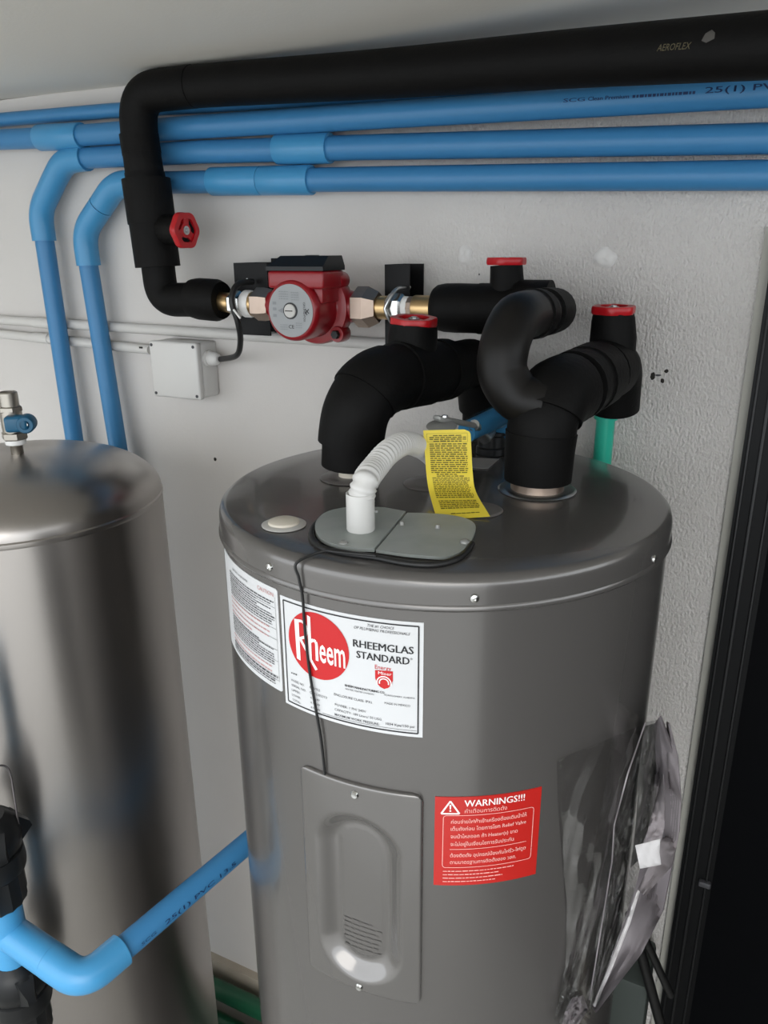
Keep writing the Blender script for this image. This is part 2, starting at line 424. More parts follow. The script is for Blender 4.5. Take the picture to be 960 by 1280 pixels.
MB().rbox(at(881, 1103, WALL - 0.02), (0.009, 0.008, 0.005), 0.002).build('door_catch', 'ink_grey', door)

# ================================================================== BLUE PIPES ON THE WALL
def dashes(mb, fn, u0, u1, h):          # worn print that cannot be read
    u = u0
    while u < u1 - 0.002:
        w = min(rng.uniform(0.002, 0.006), u1 - u)
        mb.add([fn(u, 0), fn(u + w, 0), fn(u + w, -h), fn(u, -h)], [(0, 1, 2, 3)]); u += w + 0.0012
def pipe_text(mb, a, b, r, segs, start, ang0):
    """print along a pipe: segs = list of (text, length, height) written from a towards b at angle ang0 around it (0 = facing the room)"""
    ax = (b - a).normalized(); out = Vector((0, -1, 0)); out = (out - ax * out.dot(ax)).normalized(); up = out.cross(ax) * -1
    if up.z < 0: up = -up
    s = start
    for body, ln, h in segs:
        def fn(u, v):
            th = ang0 - v / r
            return a + ax * u + (out * math.cos(th) + up * math.sin(th)) * (r + 0.0004)
        if body == '~': dashes(mb, fn, s, s + ln, h)
        elif body.strip():
            for q in (-0.0002, 0.0002): put_text(mb, fn, body, s + q, s + ln + q, 0.0, h)
        s += ln
PR, FR = 0.017, 0.0212
def sleeve(a, b, r, n=24):
    d = (b - a).normalized(); L = (b - a).length
    return MB().lathe([(r - 0.003, 0), (r - 0.0006, 0.0), (r, 0.0012), (r, L - 0.0012), (r - 0.0006, L), (r - 0.003, L)], a, d, n=n)

# upper thin pipe behind the insulated one
tA = thing('blue_pipe', at(0, 150, 1.085), 'thin light blue plastic pipe highest on the wall, behind the black insulated ceiling pipe', 'pipe')
a = at(-80, 156.5, 1.085); b = at(960, 87, 1.085); d = (b - a)
MB().tube([a, at(138, 138.5, 1.085), b, b + (b - at(138, 138.5, 1.085)) * 0.1], 0.0115).build('pipe_length', 'blue', tA)

# first pipe, with print at its right end
t1 = thing('blue_pipe', at(60, 172, 1.07), 'blue plastic pipe with dark printed lettering, just under the black ceiling pipe', 'pipe')
a = at(-80, 178, 1.07); m1 = at(250, 158.5, 1.07); b = at(960, 114, 1.055)
b2 = m1 + (b - m1) * 1.12
MB().tube([a, at(75, 171.5, 1.07), m1, b2], PR).build('pipe_length', 'blue', t1)
sleeve(at(50, 172.5, 1.07), at(103, 170, 1.07), FR).build('coupling', 'blue_fit', t1)
pt = MB()
dirn = (b - m1).normalized(); Lp = (at(960, 114, 1.055) - m1).length
s0 = (at(709, 129.5, 1.06) - m1).length
pipe_text(pt, m1, b, PR, [('SCG', 0.026, 0.0042), ('  ', 0.004, 1), ('Clean Premium', 0.048, 0.0044), (' ', 0.004, 1), ('~', 0.072, 0.0030), (' ', 0.008, 1), ('25(1) PVC 13.5', 0.125, 0.0066)], s0, R_(-3))
pt.build('printed_text', 'pipe_ink', t1, smooth=False, fix=False)

# second pipe: along the wall, then two 45 degree elbows and down behind the steel tank
t2 = thing('blue_pipe', at(94, 560, 1.07), 'blue plastic pipe, second row down, whose elbows drop it at the far left', 'pipe')
MB().tube([at(100, 198, 1.075), at(250, 190, 1.075), at(450, 184.3, 1.075), at(960, 173, 1.075), at(1010, 172, 1.075)], PR).build('pipe_length', 'blue', t2)
sleeve(at(347, 187, 1.075), at(413, 185, 1.075), FR).build('coupling', 'blue_fit', t2)
e = fillet([at(108, 197.5, 1.075), at(80, 201, 1.075), at(66, 229, 1.075)], 0.03)
MB().tube(e, FR).build('elbow', 'blue_fit', t2)
e = fillet([at(66, 229, 1.075), at(50, 264, 1.075), at(55.5, 301, 1.075)], 0.03)
MB().tube(e, FR).build('elbow', 'blue_fit', t2)
dv = at(94, 556, 1.075) - at(55.5, 300, 1.075)
q_ = at(55.5, 300, 1.075) + dv; MB().tube([at(55, 296, 1.075), q_, Vector((q_.x, q_.y, 0.0))], PR).build('pipe_length', 'blue', t2)

# third pipe
t3 = thing('blue_pipe', at(149, 570, 1.07), 'blue plastic pipe, lowest row, with double coupling and elbows dropping near the black riser', 'pipe')
MB().tube([at(150, 229, 1.075), at(255, 227.5, 1.075), at(450, 224, 1.075), at(960, 219, 1.075), at(1010, 218.5, 1.075)], PR).build('pipe_length', 'blue', t3)
sleeve(at(265, 227, 1.075), at(327, 226, 1.075), FR).build('coupling', 'blue_fit', t3)
sleeve(at(327.5, 226, 1.075), at(390, 225, 1.075), FR).build('coupling', 'blue_fit', t3)
e = fillet([at(170, 228.5, 1.075), at(144, 231, 1.075), at(127, 257, 1.075)], 0.03)
MB().tube(e, FR).build('elbow', 'blue_fit', t3)
e = fillet([at(126.5, 257.6, 1.075), at(105, 290, 1.075), at(111, 332, 1.075)], 0.03)
MB().tube(e, FR * 1.0).build('elbow', 'blue_fit', t3)
dv = at(149.5, 570, 1.075) - at(110.5, 330, 1.075)
q_ = at(110.5, 330, 1.075) + dv; MB().tube([at(110, 327, 1.075), q_, Vector((q_.x, q_.y, 0.0))], PR).build('pipe_length', 'blue', t3)

# white conduits on the wall
c1 = thing('wall_conduit', at(0, 401, 1.10), 'upper thin white conduit running along the wall behind the red pump', 'conduit')
a = at(-60, 396, 1.10); b = at(200, 412.5, 1.10)
MB().tube([a, a + (b - a) * ((-0.47 - a.x) / (b.x - a.x))], 0.0090).build('conduit_length', 'conduit', c1)
p0 = at(44, 403, 1.10); MB().tube([p0, p0 + (b - a).normalized() * 0.045], 0.0102).build('coupling', 'conduit', c1)
c2 = thing('wall_conduit', at(0, 417, 1.10), 'lower thin white conduit running from the left into the white junction box', 'conduit')
a = at(-60, 411, 1.10); b = at(188, 437, 1.10)
MB().tube([a, b], 0.0090).build('conduit_length', 'conduit', c2)
q = (b - a).normalized(); p0 = at(44, 421.5, 1.10)
MB().tube([p0, p0 + q * 0.04], 0.0102).build('coupling', 'conduit', c2)
MB().rbox(at(176, 434.5, 1.091), (0.004, 0.0008, 0.0016), 0.0004).build('clip_mark', 'hole', c2)

# ================================================================== JUNCTION BOX
jb_y = 1.052
pTL, pTR, pBL, pBR = at(185.5, 425, jb_y), at(245, 431, jb_y), at(192, 494, jb_y), at(249.5, 501, jb_y)
xl, xr = (pTL.x + pBL.x) / 2, (pTR.x + pBR.x) / 2
zt, zb = (pTL.z + pTR.z) / 2, (pBL.z + pBR.z) / 2
jb = thing('junction_box', ((xl + xr) / 2, WALL, zb), 'square white plastic junction box on the wall below the pump', 'junction box')
MB().rbox(((xl + xr) / 2, (WALL + jb_y + 0.012) / 2, (zt + zb) / 2), ((xr - xl) / 2, (WALL - jb_y - 0.012) / 2, (zt - zb) / 2), 0.006, seg=3).build('box_body', 'whiteplastic', jb)
MB().rbox(((xl + xr) / 2, jb_y + 0.007, (zt + zb) / 2), ((xr - xl) / 2 + 0.0008, 0.0068, (zt - zb) / 2 + 0.0008), 0.004, seg=3).build('box_lid', 'whiteplastic', jb)
for sx in (xl + 0.006, xr - 0.006):
    for sz in (zt - 0.006, zb + 0.006):
        MB().lathe([(0.0028, 0), (0.0028, 0.0012), (0.0012, 0.0016)], (sx, jb_y + 0.0005, sz), (0, -1, 0), n=12).build('screw', 'ink_grey', jb)
gl = Vector((xr, jb_y + 0.030, zt - 0.028))
MB().lathe([(0.0130, -0.002), (0.0142, 0.002), (0.0142, 0.006), (0.0120, 0.0068), (0.0120, 0.016), (0.0095, 0.023), (0.006, 0.026)], gl, (1, -0.1, 0), n=20).build('cable_gland', 'whiteplastic', jb)

# ================================================================== INSULATED PIPES
def wheel(parent, c, ax, r=0.026, th=0.010, material='redplastic'):
    """lobed red hand wheel: rim, three spokes, hub, with the screw as a piece of it"""
    ax = Vector(ax).normalized(); mb = MB(); c = Vector(c)
    ri = r * 0.66
    mb.lathe([(ri, 0), (r * 0.97, 0), (r, th * 0.2), (r, th * 0.8), (r * 0.97, th), (ri, th), (ri, 0)], c, ax, n=48, lobes=6, amp=0.045)
    mb.lathe([(r * 0.40, -th * 0.2), (r * 0.40, th * 0.75), (0.0, th * 0.8)], c, ax, n=24)
    u, v = frame(ax)
    for k in range(3):
        t = 2 * math.pi * k / 3 + 0.4
        d = u * math.cos(t) + v * math.sin(t); e = ax.cross(d)
        rot = Matrix((d, e, ax)).transposed()
        mb.box(c + d * r * 0.56 + ax * th * 0.45, (r * 0.22, r * 0.21, th * 0.30), rot)
    w = mb.build('handwheel', material, parent)
    s = MB(); s.lathe([(r * 0.24, 0), (r * 0.24, th * 0.12), (r * 0.16, th * 0.14)], c + ax * th * 0.78, ax, n=18)
    s.hexnut(c + ax * th * 0.86, ax, r * 0.15, th * 0.2)
    s.build('wheel_screw', 'zinc', w)
    return w
def foam(parent, path, r, name='foam_sleeve', material='foam', n=26, ends=0.004, wob=0.0):
    m = len(path); rs = [r] * m
    mb = MB(); mb.tube(path, rs, n=n, wob=wob); return mb.build(name, material, parent, angle=50)

# --- (1) pipe under the ceiling, down to the pump
yi = 1.0
tip = thing('insulated_pipe', at(275, 375, 1.02), 'long black foam-insulated pipe under the ceiling, bending down at left to the pump', 'insulated pipe')
cor = P(-0.908, 1.015, 0.228)
run = [P(0.10, 0.845, 0.164), P(-0.034, 0.882, 0.1755), P(-0.2425, 0.9435, 0.195), P(-0.4813, 0.995, 0.2115), P(-0.75, 1.015, 0.2255)]
top = smooth_path(run + [P(-0.86, 1.018, 0.229)], 5)
MB().tube(top, 0.0282, n=28).build('foam_sleeve', 'foam', tip, angle=50)
el = fillet([P(-0.80, 1.0165, 0.2275), P(-0.912, 1.018, 0.2285), P(-0.917, 1.02, 0.14)], 0.062, 12)
MB().tube(el, 0.0285, n=28).build('foam_elbow', 'foam', tip, angle=50)
v0 = P(-0.917, 1.02, 0.172); v1 = P(-0.909, 1.02, 0.062)
MB().tube([v0, v0.lerp(v1, .25)], 0.0300, n=26).build('foam_sleeve', 'foam', tip)
MB().tube([v0.lerp(v1, .22), v0.lerp(v1, .5), v0.lerp(v1, .52)], [0.0292, 0.0300, 0.0292], n=26).build('foam_sleeve', 'foam', tip)
MB().tube([v0.lerp(v1, .5), v0.lerp(v1, 1.0)], 0.0310, n=26).build('foam_sleeve', 'foam', tip)
w0 = P(-0.9115, 1.02, 0.108); w1 = P(-0.9045, 1.02, -0.024)
MB().tube([w0, w0.lerp(w1, .5)], 0.0378, n=26).build('valve_sleeve', 'foam', tip)
MB().tube([w0.lerp(w1, .48), w1], 0.0360, n=26).build('valve_sleeve', 'foam', tip)
vc = at(206, 287, 1.02); wc = at(229, 288, 1.0)
MB().tube([vc, wc + Vector((0.000, 0, 0))], [0.024, 0.0205], n=24).build('valve_stem_sleeve', 'foam', tip)
wheel(tip, wc + Vector((-0.002, 0, 0)), (1.0, -0.06, -0.02), 0.0270, 0.0105)
el2 = fillet([P(-0.9045, 1.02, -0.015), P(-0.902, 1.02, -0.076), P(-0.80, 1.02, -0.0735)], 0.055, 12)
MB().tube(el2, 0.0268, n=26).build('foam_elbow', 'foam', tip, angle=50)
MB().tube([P(-0.838, 1.02, -0.0725), P(-0.825, 1.02, -0.073), P(-0.790, 1.02, -0.0745), P(-0.780, 1.02, -0.0745)], [0.0300, 0.0325, 0.0325, 0.0285], n=26).build('foam_sleeve', 'foam', tip, angle=50)
def printed(parent, px, py, yy, ln, r, axis, text='AEROFLEX'):
    mb = MB(); c = at(px, py, yy); out = (P(0, 0, 0) - c).normalized(); ax = Vector(axis).normalized()
    out = (out - ax * out.dot(ax)).normalized(); up = ax.cross(out) * -1
    if up.z < 0: up = -up
    def fn(u, v): 
        th = v / r
        return c + ax * u + out * (r * (math.cos(th) - 1) + 0.0006) - up * (r * math.sin(th))
    put_text(mb, fn, text, 0, ln, 0, ln * 0.16, shear=0.2)
    mb.build('printed_text', 'foam_print', parent, smooth=False, fix=False)
# lettering sits on the foam surface facing the room
def on_tube(px, py, path, r):
    """where the line of sight through a picture position meets a round pipe"""
    d = (at(px, py, 1.0) - Vector((0, 0, CAMZ))).normalized(); o = Vector((0, 0, CAMZ)); best = None
    for i in range(len(path) - 1):
        p, q = path[i], path[i + 1]; ax = (q - p).normalized()
        dn = d - ax * d.dot(ax); on = (o - p) - ax * (o - p).dot(ax)
        A, B, C = dn.dot(dn), 2 * dn.dot(on), on.dot(on) - r * r
        D = B * B - 4 * A * C
        if D <= 0: continue
        t = (-B - math.sqrt(D)) / (2 * A); h = o + d * t; s = (h - p).dot(ax)
        if -0.002 <= s <= (q - p).length + 0.002: best = (h, ax, p + ax * s); break
    return best
def foam_print(parent, px, py, path, r, ln, text):
    h, ax, c = on_tube(px, py, path, r)
    if ax.x < 0: ax = -ax
    n0 = (h - c).normalized(); up = ax.cross(n0)
    if up.z < 0: up = -up
    mb = MB()
    def fn(u, v):
        th = -v / r
        return c + ax * u + (n0 * math.cos(th) + up * math.sin(th)) * (r + 0.0005)
    put_text(mb, fn, text, 0, ln, 0, 0.0058, shear=0.25, bold=0.004)
    mb.build('printed_text', 'foam_print', parent, smooth=False, fix=False)
foam_print(tip, 821, 64, list(reversed(top)), 0.0282, 0.034, 'AEROFLEX')
h_, ax_, c_s = on_tube(886, 46, list(reversed(top)), 0.0282)
n_s = (h_ - c_s).normalized(); up_s = ax_.cross(n_s); up_s = up_s if up_s.z > 0 else -up_s; ax_s = ax_ if ax_.x > 0 else -ax_
def scuff(u, v, o):
    th = v / 0.0282; return c_s + ax_s * u + (n_s * math.cos(th) + up_s * math.sin(th)) * (0.0282 + o)
sp = [(-0.006, -0.003), (-0.001, -0.005), (0.006, -0.002), (0.005, 0.003), (0.001, 0.006), (-0.004, 0.003)]
MB().add([scuff(u, v, 0.0004) for u, v in sp] + [scuff(0, 0, 0.0014)], [(i, (i + 1) % 6, 6) for i in range(6)]).build('torn_patch', 'ink_mark', tip)
foam_print(tip, 195, 117, list(reversed(top)), 0.0282, 0.028, 'AEROFLEX')

# --- (2) left outlet of the heater
HT = -0.2535                                  # level of the heater's top
hl = thing('insulated_pipe', P(-0.415, 0.762, HT), 'black insulated pipe rising from the heater behind the white corrugated hose, left red wheel', 'insulated pipe')
pa = smooth_path([P(-0.416, 0.762, -0.238), P(-0.4125, 0.762, -0.20), P(-0.407, 0.766, -0.172), P(-0.399, 0.787, -0.150), P(-0.390, 0.83, -0.1435), P(-0.378, 0.90, -0.147), P(-0.368, 0.965, -0.150)], 6)
foam(hl, cut(pa, 0.0, 0.22), 0.0335, name='foam_sleeve')
MB().tube(cut(pa, 0.10, 0.36), [0.0385] * len(cut(pa, 0.10, 0.36)), n=26).build('foam_sleeve', 'foam', hl, angle=50)
foam(hl, cut(pa, 0.30, 0.45), 0.0405)
foam(hl, cut(pa, 0.42, 0.56), 0.0385)
foam(hl, cut(pa, 0.53, 0.74), 0.0410)
foam(hl, cut(pa, 0.70, 0.84), 0.0380)
foam(hl, cut(pa, 0.84, 0.92), 0.0400)
foam(hl, cut(pa, 0.88, 1.0), 0.0355)
pb = fillet([P(-0.372, 0.94, -0.1485), P(-0.362, 1.050, -0.150), P(-0.362, 1.071, -0.22)], 0.05, 8)
foam(hl, pb, 0.0330, 'foam_elbow')
foam(hl, [P(-0.362, 1.068, -0.185), P(-0.362, 1.072, -0.75)], 0.0265, 'foam_sleeve')
sv = P(-0.386, 0.865, -0.145); sw = at(517, 407, 0.870)
MB().tube([sv, sv.lerp(sw, .8), sw], [0.0315, 0.0300, 0.0290], n=26).build('valve_stem_sleeve', 'foam', hl)
wheel(hl, sw + Vector((0, 0, -0.001)), (0.06, -0.06, 1), 0.0275, 0.011)
MB().lathe([(0.0135, 0), (0.0135, 0.03)], P(-0.416, 0.762, HT + 0.001), n=20).build('nipple', 'plug', hl)

# --- (3) right outlet with its branch
hr = thing('insulated_pipe', P(-0.203, 0.802, HT), 'black insulated pipe rising from the heater beside the yellow tag, with S-bend branch', 'insulated pipe')
pr = smooth_path([P(-0.2035, 0.802, -0.2395), P(-0.2030, 0.802, -0.20), P(-0.2015, 0.806, -0.172), P(-0.197, 0.828, -0.1535), P(-0.189, 0.87, -0.149), P(-0.180, 0.94, -0.146), P(-0.172, 1.005, -0.144)], 6)
c_ = cut(pr, 0.0, 0.19); MB().tube(c_, [0.0385 - 0.002 * (1 - i / max(1, len(c_) - 1)) for i in range(len(c_))], n=28).build('foam_sleeve', 'foam', hr, angle=50)
foam(hr, cut(pr, 0.14, 0.30), 0.0372)
foam(hr, cut(pr, 0.26, 0.48), 0.0405)
foam(hr, cut(pr, 0.46, 0.57), 0.0345)
foam(hr, cut(pr, 0.53, 0.60), 0.0405)
foam(hr, cut(pr, 0.60, 0.67), 0.0385)
foam(hr, cut(pr, 0.66, 0.82), 0.0405)
foam(hr, cut(pr, 0.80, 0.88), 0.0335)
foam(hr, cut(pr, 0.86, 1.0), 0.0382)
pd = fillet([P(-0.173, 0.995, -0.1445), P(-0.170, 1.045, -0.144), P(-0.171, 1.062, -0.205)], 0.04, 8)
foam(hr, pd, 0.0335, 'foam_elbow')
sv = at(766, 440, 1.005); sw = at(766.5, 392, 1.005)
MB().tube([sv + Vector((0, 0, -0.02)), sv, sv.lerp(sw, .35), sw.lerp(sv, .15), sw], [0.029, 0.0275, 0.0285, 0.0262, 0.0245], n=26).build('valve_stem_sleeve', 'foam', hr)
wheel(hr, sw, (0.0, -0.03, 1), 0.0262, 0.0095)
MB().lathe([(0.029, 0), (0.029, 0.012), (0.022, 0.015)], P(-0.2035, 0.802, HT + 0.0025), n=28).build('nipple', 'bronze', hr)
# S-bend
ps = smooth_path([P(-0.200, 0.800, -0.156), P(-0.228, 0.797, -0.150), P(-0.2465, 0.797, -0.126), P(-0.2480, 0.803, -0.098), P(-0.2470, 0.832, -0.0745), P(-0.2465, 0.875, -0.071), P(-0.2460, 0.93, -0.073)], 7)
foam(hr, ps, 0.0268, 'foam_bend', 'foam_sm')
foam(hr, [P(-0.2462, 0.895, -0.0715), P(-0.2460, 0.918, -0.073)], 0.0290)
foam(hr, [P(-0.2460, 0.915, -0.073), P(-0.2460, 0.955, -0.0735)], 0.0255)
foam(hr, [P(-0.2460, 0.945, -0.073), P(-0.2460, 0.975, -0.074)], 0.0288)
pe = fillet([P(-0.2460, 0.965, -0.074), P(-0.2458, 1.022, -0.0755), P(-0.30, 1.022, -0.0757)], 0.035, 10)
foam(hr, pe, 0.0280, 'foam_elbow')
zc = -0.0765
foam(hr, [P(-0.256, 1.02, zc + 0.006), P(-0.300, 1.02, zc + 0.006)], 0.0325)
ph = [P(-0.4165, 1.02, zc), P(-0.412, 1.02, zc), P(-0.402, 1.02, zc), P(-0.385, 1.02, zc), P(-0.345, 1.02, zc)]
MB().tube(ph, [0.0270, 0.0305, 0.0325, 0.0330, 0.0325], n=26).build('foam_sleeve', 'foam', hr, angle=50)
foam(hr, [P(-0.352, 1.02, zc), P(-0.285, 1.02, zc)], 0.0335)
sv = P(-0.3155, 1.02, zc); sw = at(633, 331, 1.02)
MB().tube([sv, sv + Vector((0, 0, 0.036)), sw], [0.0240, 0.0222, 0.0210], n=26).build('valve_stem_sleeve', 'foam', hr)
wheel(hr, sw, (0, 0, 1), 0.0252, 0.0092)

# ================================================================== PUMP AND FITTINGS
PZc = -0.0785; PY = 1.02
def px_x(px, py=383): return at(px, py, PY).x
pump = thing('circulation_pump', P(-0.605, PY, PZc - 0.04), 'red circulation pump with round grey nameplate and black terminal box cover', 'pump')
mx, mf = -0.6005, 0.938
mc = P(mx, mf, PZc - 0.0015)
MB().lathe([(0.0, 0.0), (0.0375, 0.0), (0.0395, 0.0015), (0.0418, 0.005), (0.0425, 0.010), (0.0422, 0.055), (0.0430, 0.070)], mc, (0, 1, 0), n=44).build('motor_body', 'redpaint', pump)
vb = MB()
vb.lathe([(0.040, 0.0), (0.0520, 0.003), (0.0540, 0.008), (0.0540, 0.020), (0.050, 0.026), (0.046, 0.040), (0.034, 0.052), (0.0, 0.055)], P(mx + 0.004, 0.994, PZc), (0, 1, 0), n=40)
vb.lathe([(0.040, 0.0), (0.034, 0.035), (0.0225, 0.062), (0.0190, 0.078)], P(-0.610, PY, PZc), (1, 0, 0), n=32)
vb.lathe([(0.040, 0.0), (0.034, 0.035), (0.0225, 0.062), (0.0190, 0.078)], P(-0.612, PY, PZc), (-1, 0, 0), n=32)
for k in range(4):
    t = math.pi / 4 + k * math.pi / 2
    vb.lathe([(0.011, -0.004), (0.012, 0.0), (0.012, 0.018), (0.010, 0.022)], P(mx + 0.004 + 0.0530 * math.cos(t), 0.996, PZc + 0.0530 * math.sin(t)), (0, 1, 0), n=16)
vol = vb.build('pump_housing', 'redpaint', pump)
for k in range(4):
    t = math.pi / 4 + k * math.pi / 2
    MB().hexnut(P(mx + 0.004 + 0.0530 * math.cos(t), 0.985, PZc + 0.0530 * math.sin(t)), (0, 1, 0), 0.0065, 0.008).build('flange_bolt', 'ink', vol)
# terminal box on top of the motor
bx0, bx1 = at(334.5, 357, 0.942).x, at(404, 357, 0.942).x
bz0, bz1 = at(370, 361, 0.942).z, at(370, 338.5, 0.942).z
tb = MB().rbox(((bx0 + bx1) / 2, 0.972, (bz0 + bz1) / 2), ((bx1 - bx0) / 2, 0.030, (bz1 - bz0) / 2), 0.004, seg=3).build('terminal_box', 'redpaint', pump)
lm = MB(); lx0, lx1, ly0, ly1 = bx0 - 0.0008, bx1 + 0.0008, 0.9412, 1.0028
lv = [(lx0, ly0, bz1), (lx1, ly0, bz1), (lx1, ly1, bz1), (lx0, ly1, bz1), (lx0, ly0, bz1 + 0.0055), (lx1, ly0, bz1 + 0.0055), (lx1, ly1, bz1 + 0.0055), (lx0, ly1, bz1 + 0.0055),
      (lx0 + 0.012, ly0 + 0.020, bz1 + 0.0195), (lx1 - 0.002, ly0 + 0.020, bz1 + 0.0195), (lx1 - 0.002, ly1 - 0.004, bz1 + 0.0195), (lx0 + 0.012, ly1 - 0.004, bz1 + 0.0195)]
lm.add(lv, [(0, 3, 2, 1), (0, 1, 5, 4), (1, 2, 6, 5), (2, 3, 7, 6), (3, 0, 4, 7), (4, 5, 9, 8), (5, 6, 10, 9), (6, 7, 11, 10), (7, 4, 8, 11), (8, 9, 10, 11)])
lid = lm.build('terminal_cover', 'blackplastic', tb, angle=20)
MB().lathe([(0.010, 0), (0.010, 0.0008), (0.0, 0.0010)], ((bx0 + bx1) / 2 + 0.008, 0.978, bz1 + 0.0194), n=24).build('cover_cap', 'blackplastic', lid)
# nameplate disc
MB().rbox(((bx0 + bx1) / 2 + 0.002, 0.974, bz0 - 0.008), ((bx1 - bx0) / 2 - 0.008, 0.024, 0.012), 0.004, seg=2).build('box_neck', 'redpaint', pump)
pl = MB().lathe([(0.0360, 0.0), (0.0360, 0.0008), (0.0, 0.0009)], mc, (0, -1, 0), n=48).build('nameplate', 'plate', pump)
def face(u, v): return mc + Vector((u / 1000, -0.0013, -v / 1000))
MB().lathe([(0.0112, 0), (0.0112, 0.0016), (0.0095, 0.002)], mc + Vector((0, -0.0006, 0)), (0, -1, 0), n=30).build('seal_ring', 'ink', pl)
MB().lathe([(0.0094, 0), (0.0094, 0.0026), (0.0085, 0.0034), (0.0, 0.0036)], mc + Vector((0, -0.0006, 0)), (0, -1, 0), n=30).build('vent_screw', 'plug_rim', pl)
MB().rbox(mc + Vector((-0.001, -0.0043, 0.0)), (0.006, 0.0004, 0.0006), 0.0002).build('screw_slot', 'hole', pl)
ik = MB()
def rot90(fn): return lambda u, v: fn(-v, u)
put_text(ik, lambda u, v: face(21 - v * 1.0, u), 'GRUNDFOS', -12, 14, 0, 3.2)
for (x0, y0, x1, y1) in [(24, -3, 30, 3), (24, 3, 30, -3), (24, 0, 27, 5)]: strip(ik, face, [(x0, y0), (x1, y1)], 1.2)
put_text(ik, face, 'CE', -4, 5, 24, 5.0)
ik.build('maker_print', 'ink', pl, smooth=False, fix=False)
ik = MB()
for (u, v, w, h) in [(-26, -10, 6, 4), (-26, -2, 6, 4), (-26, 7, 6, 4)]: poly(ik, face, [(u - w / 2, v - h / 2), (u + w / 2, v - h / 2), (u + w / 2, v + h / 2), (u - w / 2, v + h / 2)])
poly(ik, face, [(-21, 0), (-12, -4), (-12, 4)])
for k in range(4): words(ik, face, -18, -3, -25 + k * 3.2, 1.5, 1.0, 1.5, 4)
for k in range(4): words(ik, face, 2, 14, -24 + k * 3.2, 1.4, 1.0, 1.5, 4)
for k in range(3): words(ik, face, -18, -6, 20 + k * 3, 1.3, 1.0, 1.5, 3)
for k in range(3): words(ik, face, 8, 18, 17 + k * 3, 1.3, 1.0, 1.5, 3)
ik.build('rating_print', 'plate_ink', pl, smooth=False, fix=False)
# union nuts
nl0, nl1 = px_x(320), px_x(341); nr0, nr1 = px_x(446), px_x(474)
MB().lathe([(0.0215, 0), (0.0250, 0.003), (0.0250, 0.017), (0.0225, nl1 - nl0)], P(nl0, PY, PZc), (1, 0, 0), n=6, ph=math.pi / 6).build('union_nut', 'bronze', pump, angle=20)
MB().lathe([(0.0260, 0), (0.0290, 0.0022), (0.0290, 0.020), (0.0215, nr1 - nr0)], P(nr0, PY, PZc), (1, 0, 0), n=6, ph=math.pi / 6).build('union_nut', 'bronze', pump, angle=20)

# fittings between pump and insulated pipes
fl = thing('pipe_fitting', P(-0.74, PY, PZc - 0.02), 'chrome and brass threaded fitting left of the red pump', 'pipe fitting')
xs = [px_x(p) for p in (270, 290, 296, 307.5, 318)]
MB().tube([P(-0.79, PY, PZc + 0.003), P(xs[1] + 0.004, PY, PZc)], 0.0155, n=24).build('brass_end', 'brass', fl)
MB().lathe([(0.0175, 0), (0.0195, 0.003), (0.0195, 0.017), (0.0165, 0.021)], P(xs[1], PY, PZc), (1, 0, 0), n=6, ph=math.pi / 6).build('hex_body', 'chrome', fl, angle=20)
MB().lathe([(0.0195, 0), (0.0208, 0.002), (0.0208, 0.011), (0.0195, 0.015)], P(xs[3] - 0.001, PY, PZc), (1, 0, 0), n=24).build('thread_tape', 'tape', fl)
MB().tube([P(xs[3], PY, PZc), P(nl0 + 0.004, PY, PZc)], 0.0185, n=24).build('tail_piece', 'brass', fl)
fr = thing('pipe_fitting', P(-0.45, PY, PZc - 0.02), 'chrome and brass threaded fitting right of the red pump', 'pipe fitting')
xs = [px_x(p) for p in (466, 482, 486, 502, 505, 511, 518, 546)]
MB().lathe([(0.0165, 0), (0.0165, xs[2] - xs[0])], P(xs[0], PY, PZc), (1, 0, 0), n=26).build('tail_piece', 'brass', fr)
MB().lathe([(0.0175, 0), (0.0192, 0.003), (0.0192, xs[4] - xs[2] - 0.003), (0.017, xs[4] - xs[2])], P(xs[2], PY, PZc + 0.001), (1, 0, 0), n=6, ph=math.pi / 6).build('hex_body', 'chrome', fr, angle=20)
MB().lathe([(0.0145, 0), (0.0155, 0.001), (0.0150, xs[5] - xs[4] + 0.001)], P(xs[4], PY, PZc + 0.001), (1, 0, 0), n=24).build('thread_tape', 'tape', fr)
MB().lathe([(0.0148, 0), (0.0155, 0.0015), (0.0155, xs[6] - xs[5])], P(xs[5], PY, PZc + 0.001), (1, 0, 0), n=12).build('threaded_collar', 'bronze', fr, angle=20)
MB().lathe([(0.0165, 0), (0.0172, 0.0015), (0.0172, 0.04)], P(xs[6], PY, PZc + 0.001), (1, 0, 0), n=28).build('brass_end', 'brass', fr)

# black strut brackets on the wall behind the pipe
def strut(x0, x1, x2, yf, z0, z1, label):
    t = thing('strut_channel', ((x0 + x1) / 2, WALL, z0), label, 'bracket')
    th = 0.0013; mb = MB()
    MB().box(((x0 + x1) / 2, yf, (z0 + z1) / 2), ((x1 - x0) / 2, th, (z1 - z0) / 2)).build('front_flange', 'blackmetal', t, smooth=False)
    MB().box((x0 + th, (yf + WALL) / 2, (z0 + z1) / 2), (th, (WALL - yf) / 2, (z1 - z0) / 2)).build('web', 'blackmetal', t, smooth=False)
    MB().box(((x0 + x2) / 2, WALL - 0.002, (z0 + z1) / 2), ((x2 - x0) / 2, th, (z1 - z0) / 2)).build('back_flange', 'blackmetal', t, smooth=False)
    return t
yf = 1.0455
srt = strut(at(481.5, 370, yf).x, at(512, 370, yf).x, at(530, 350, WALL).x, yf, at(481, 430, yf).z, at(490, 330.5, yf).z, 'black steel channel bracket on the wall right of the pump')
ub = thing('u_bolt', P(at(485, 384, PY).x, yf, PZc - 0.03), 'zinc U-bolt around the pipe at the right channel bracket', 'u-bolt')
ux = at(482, 384, 1.0).x
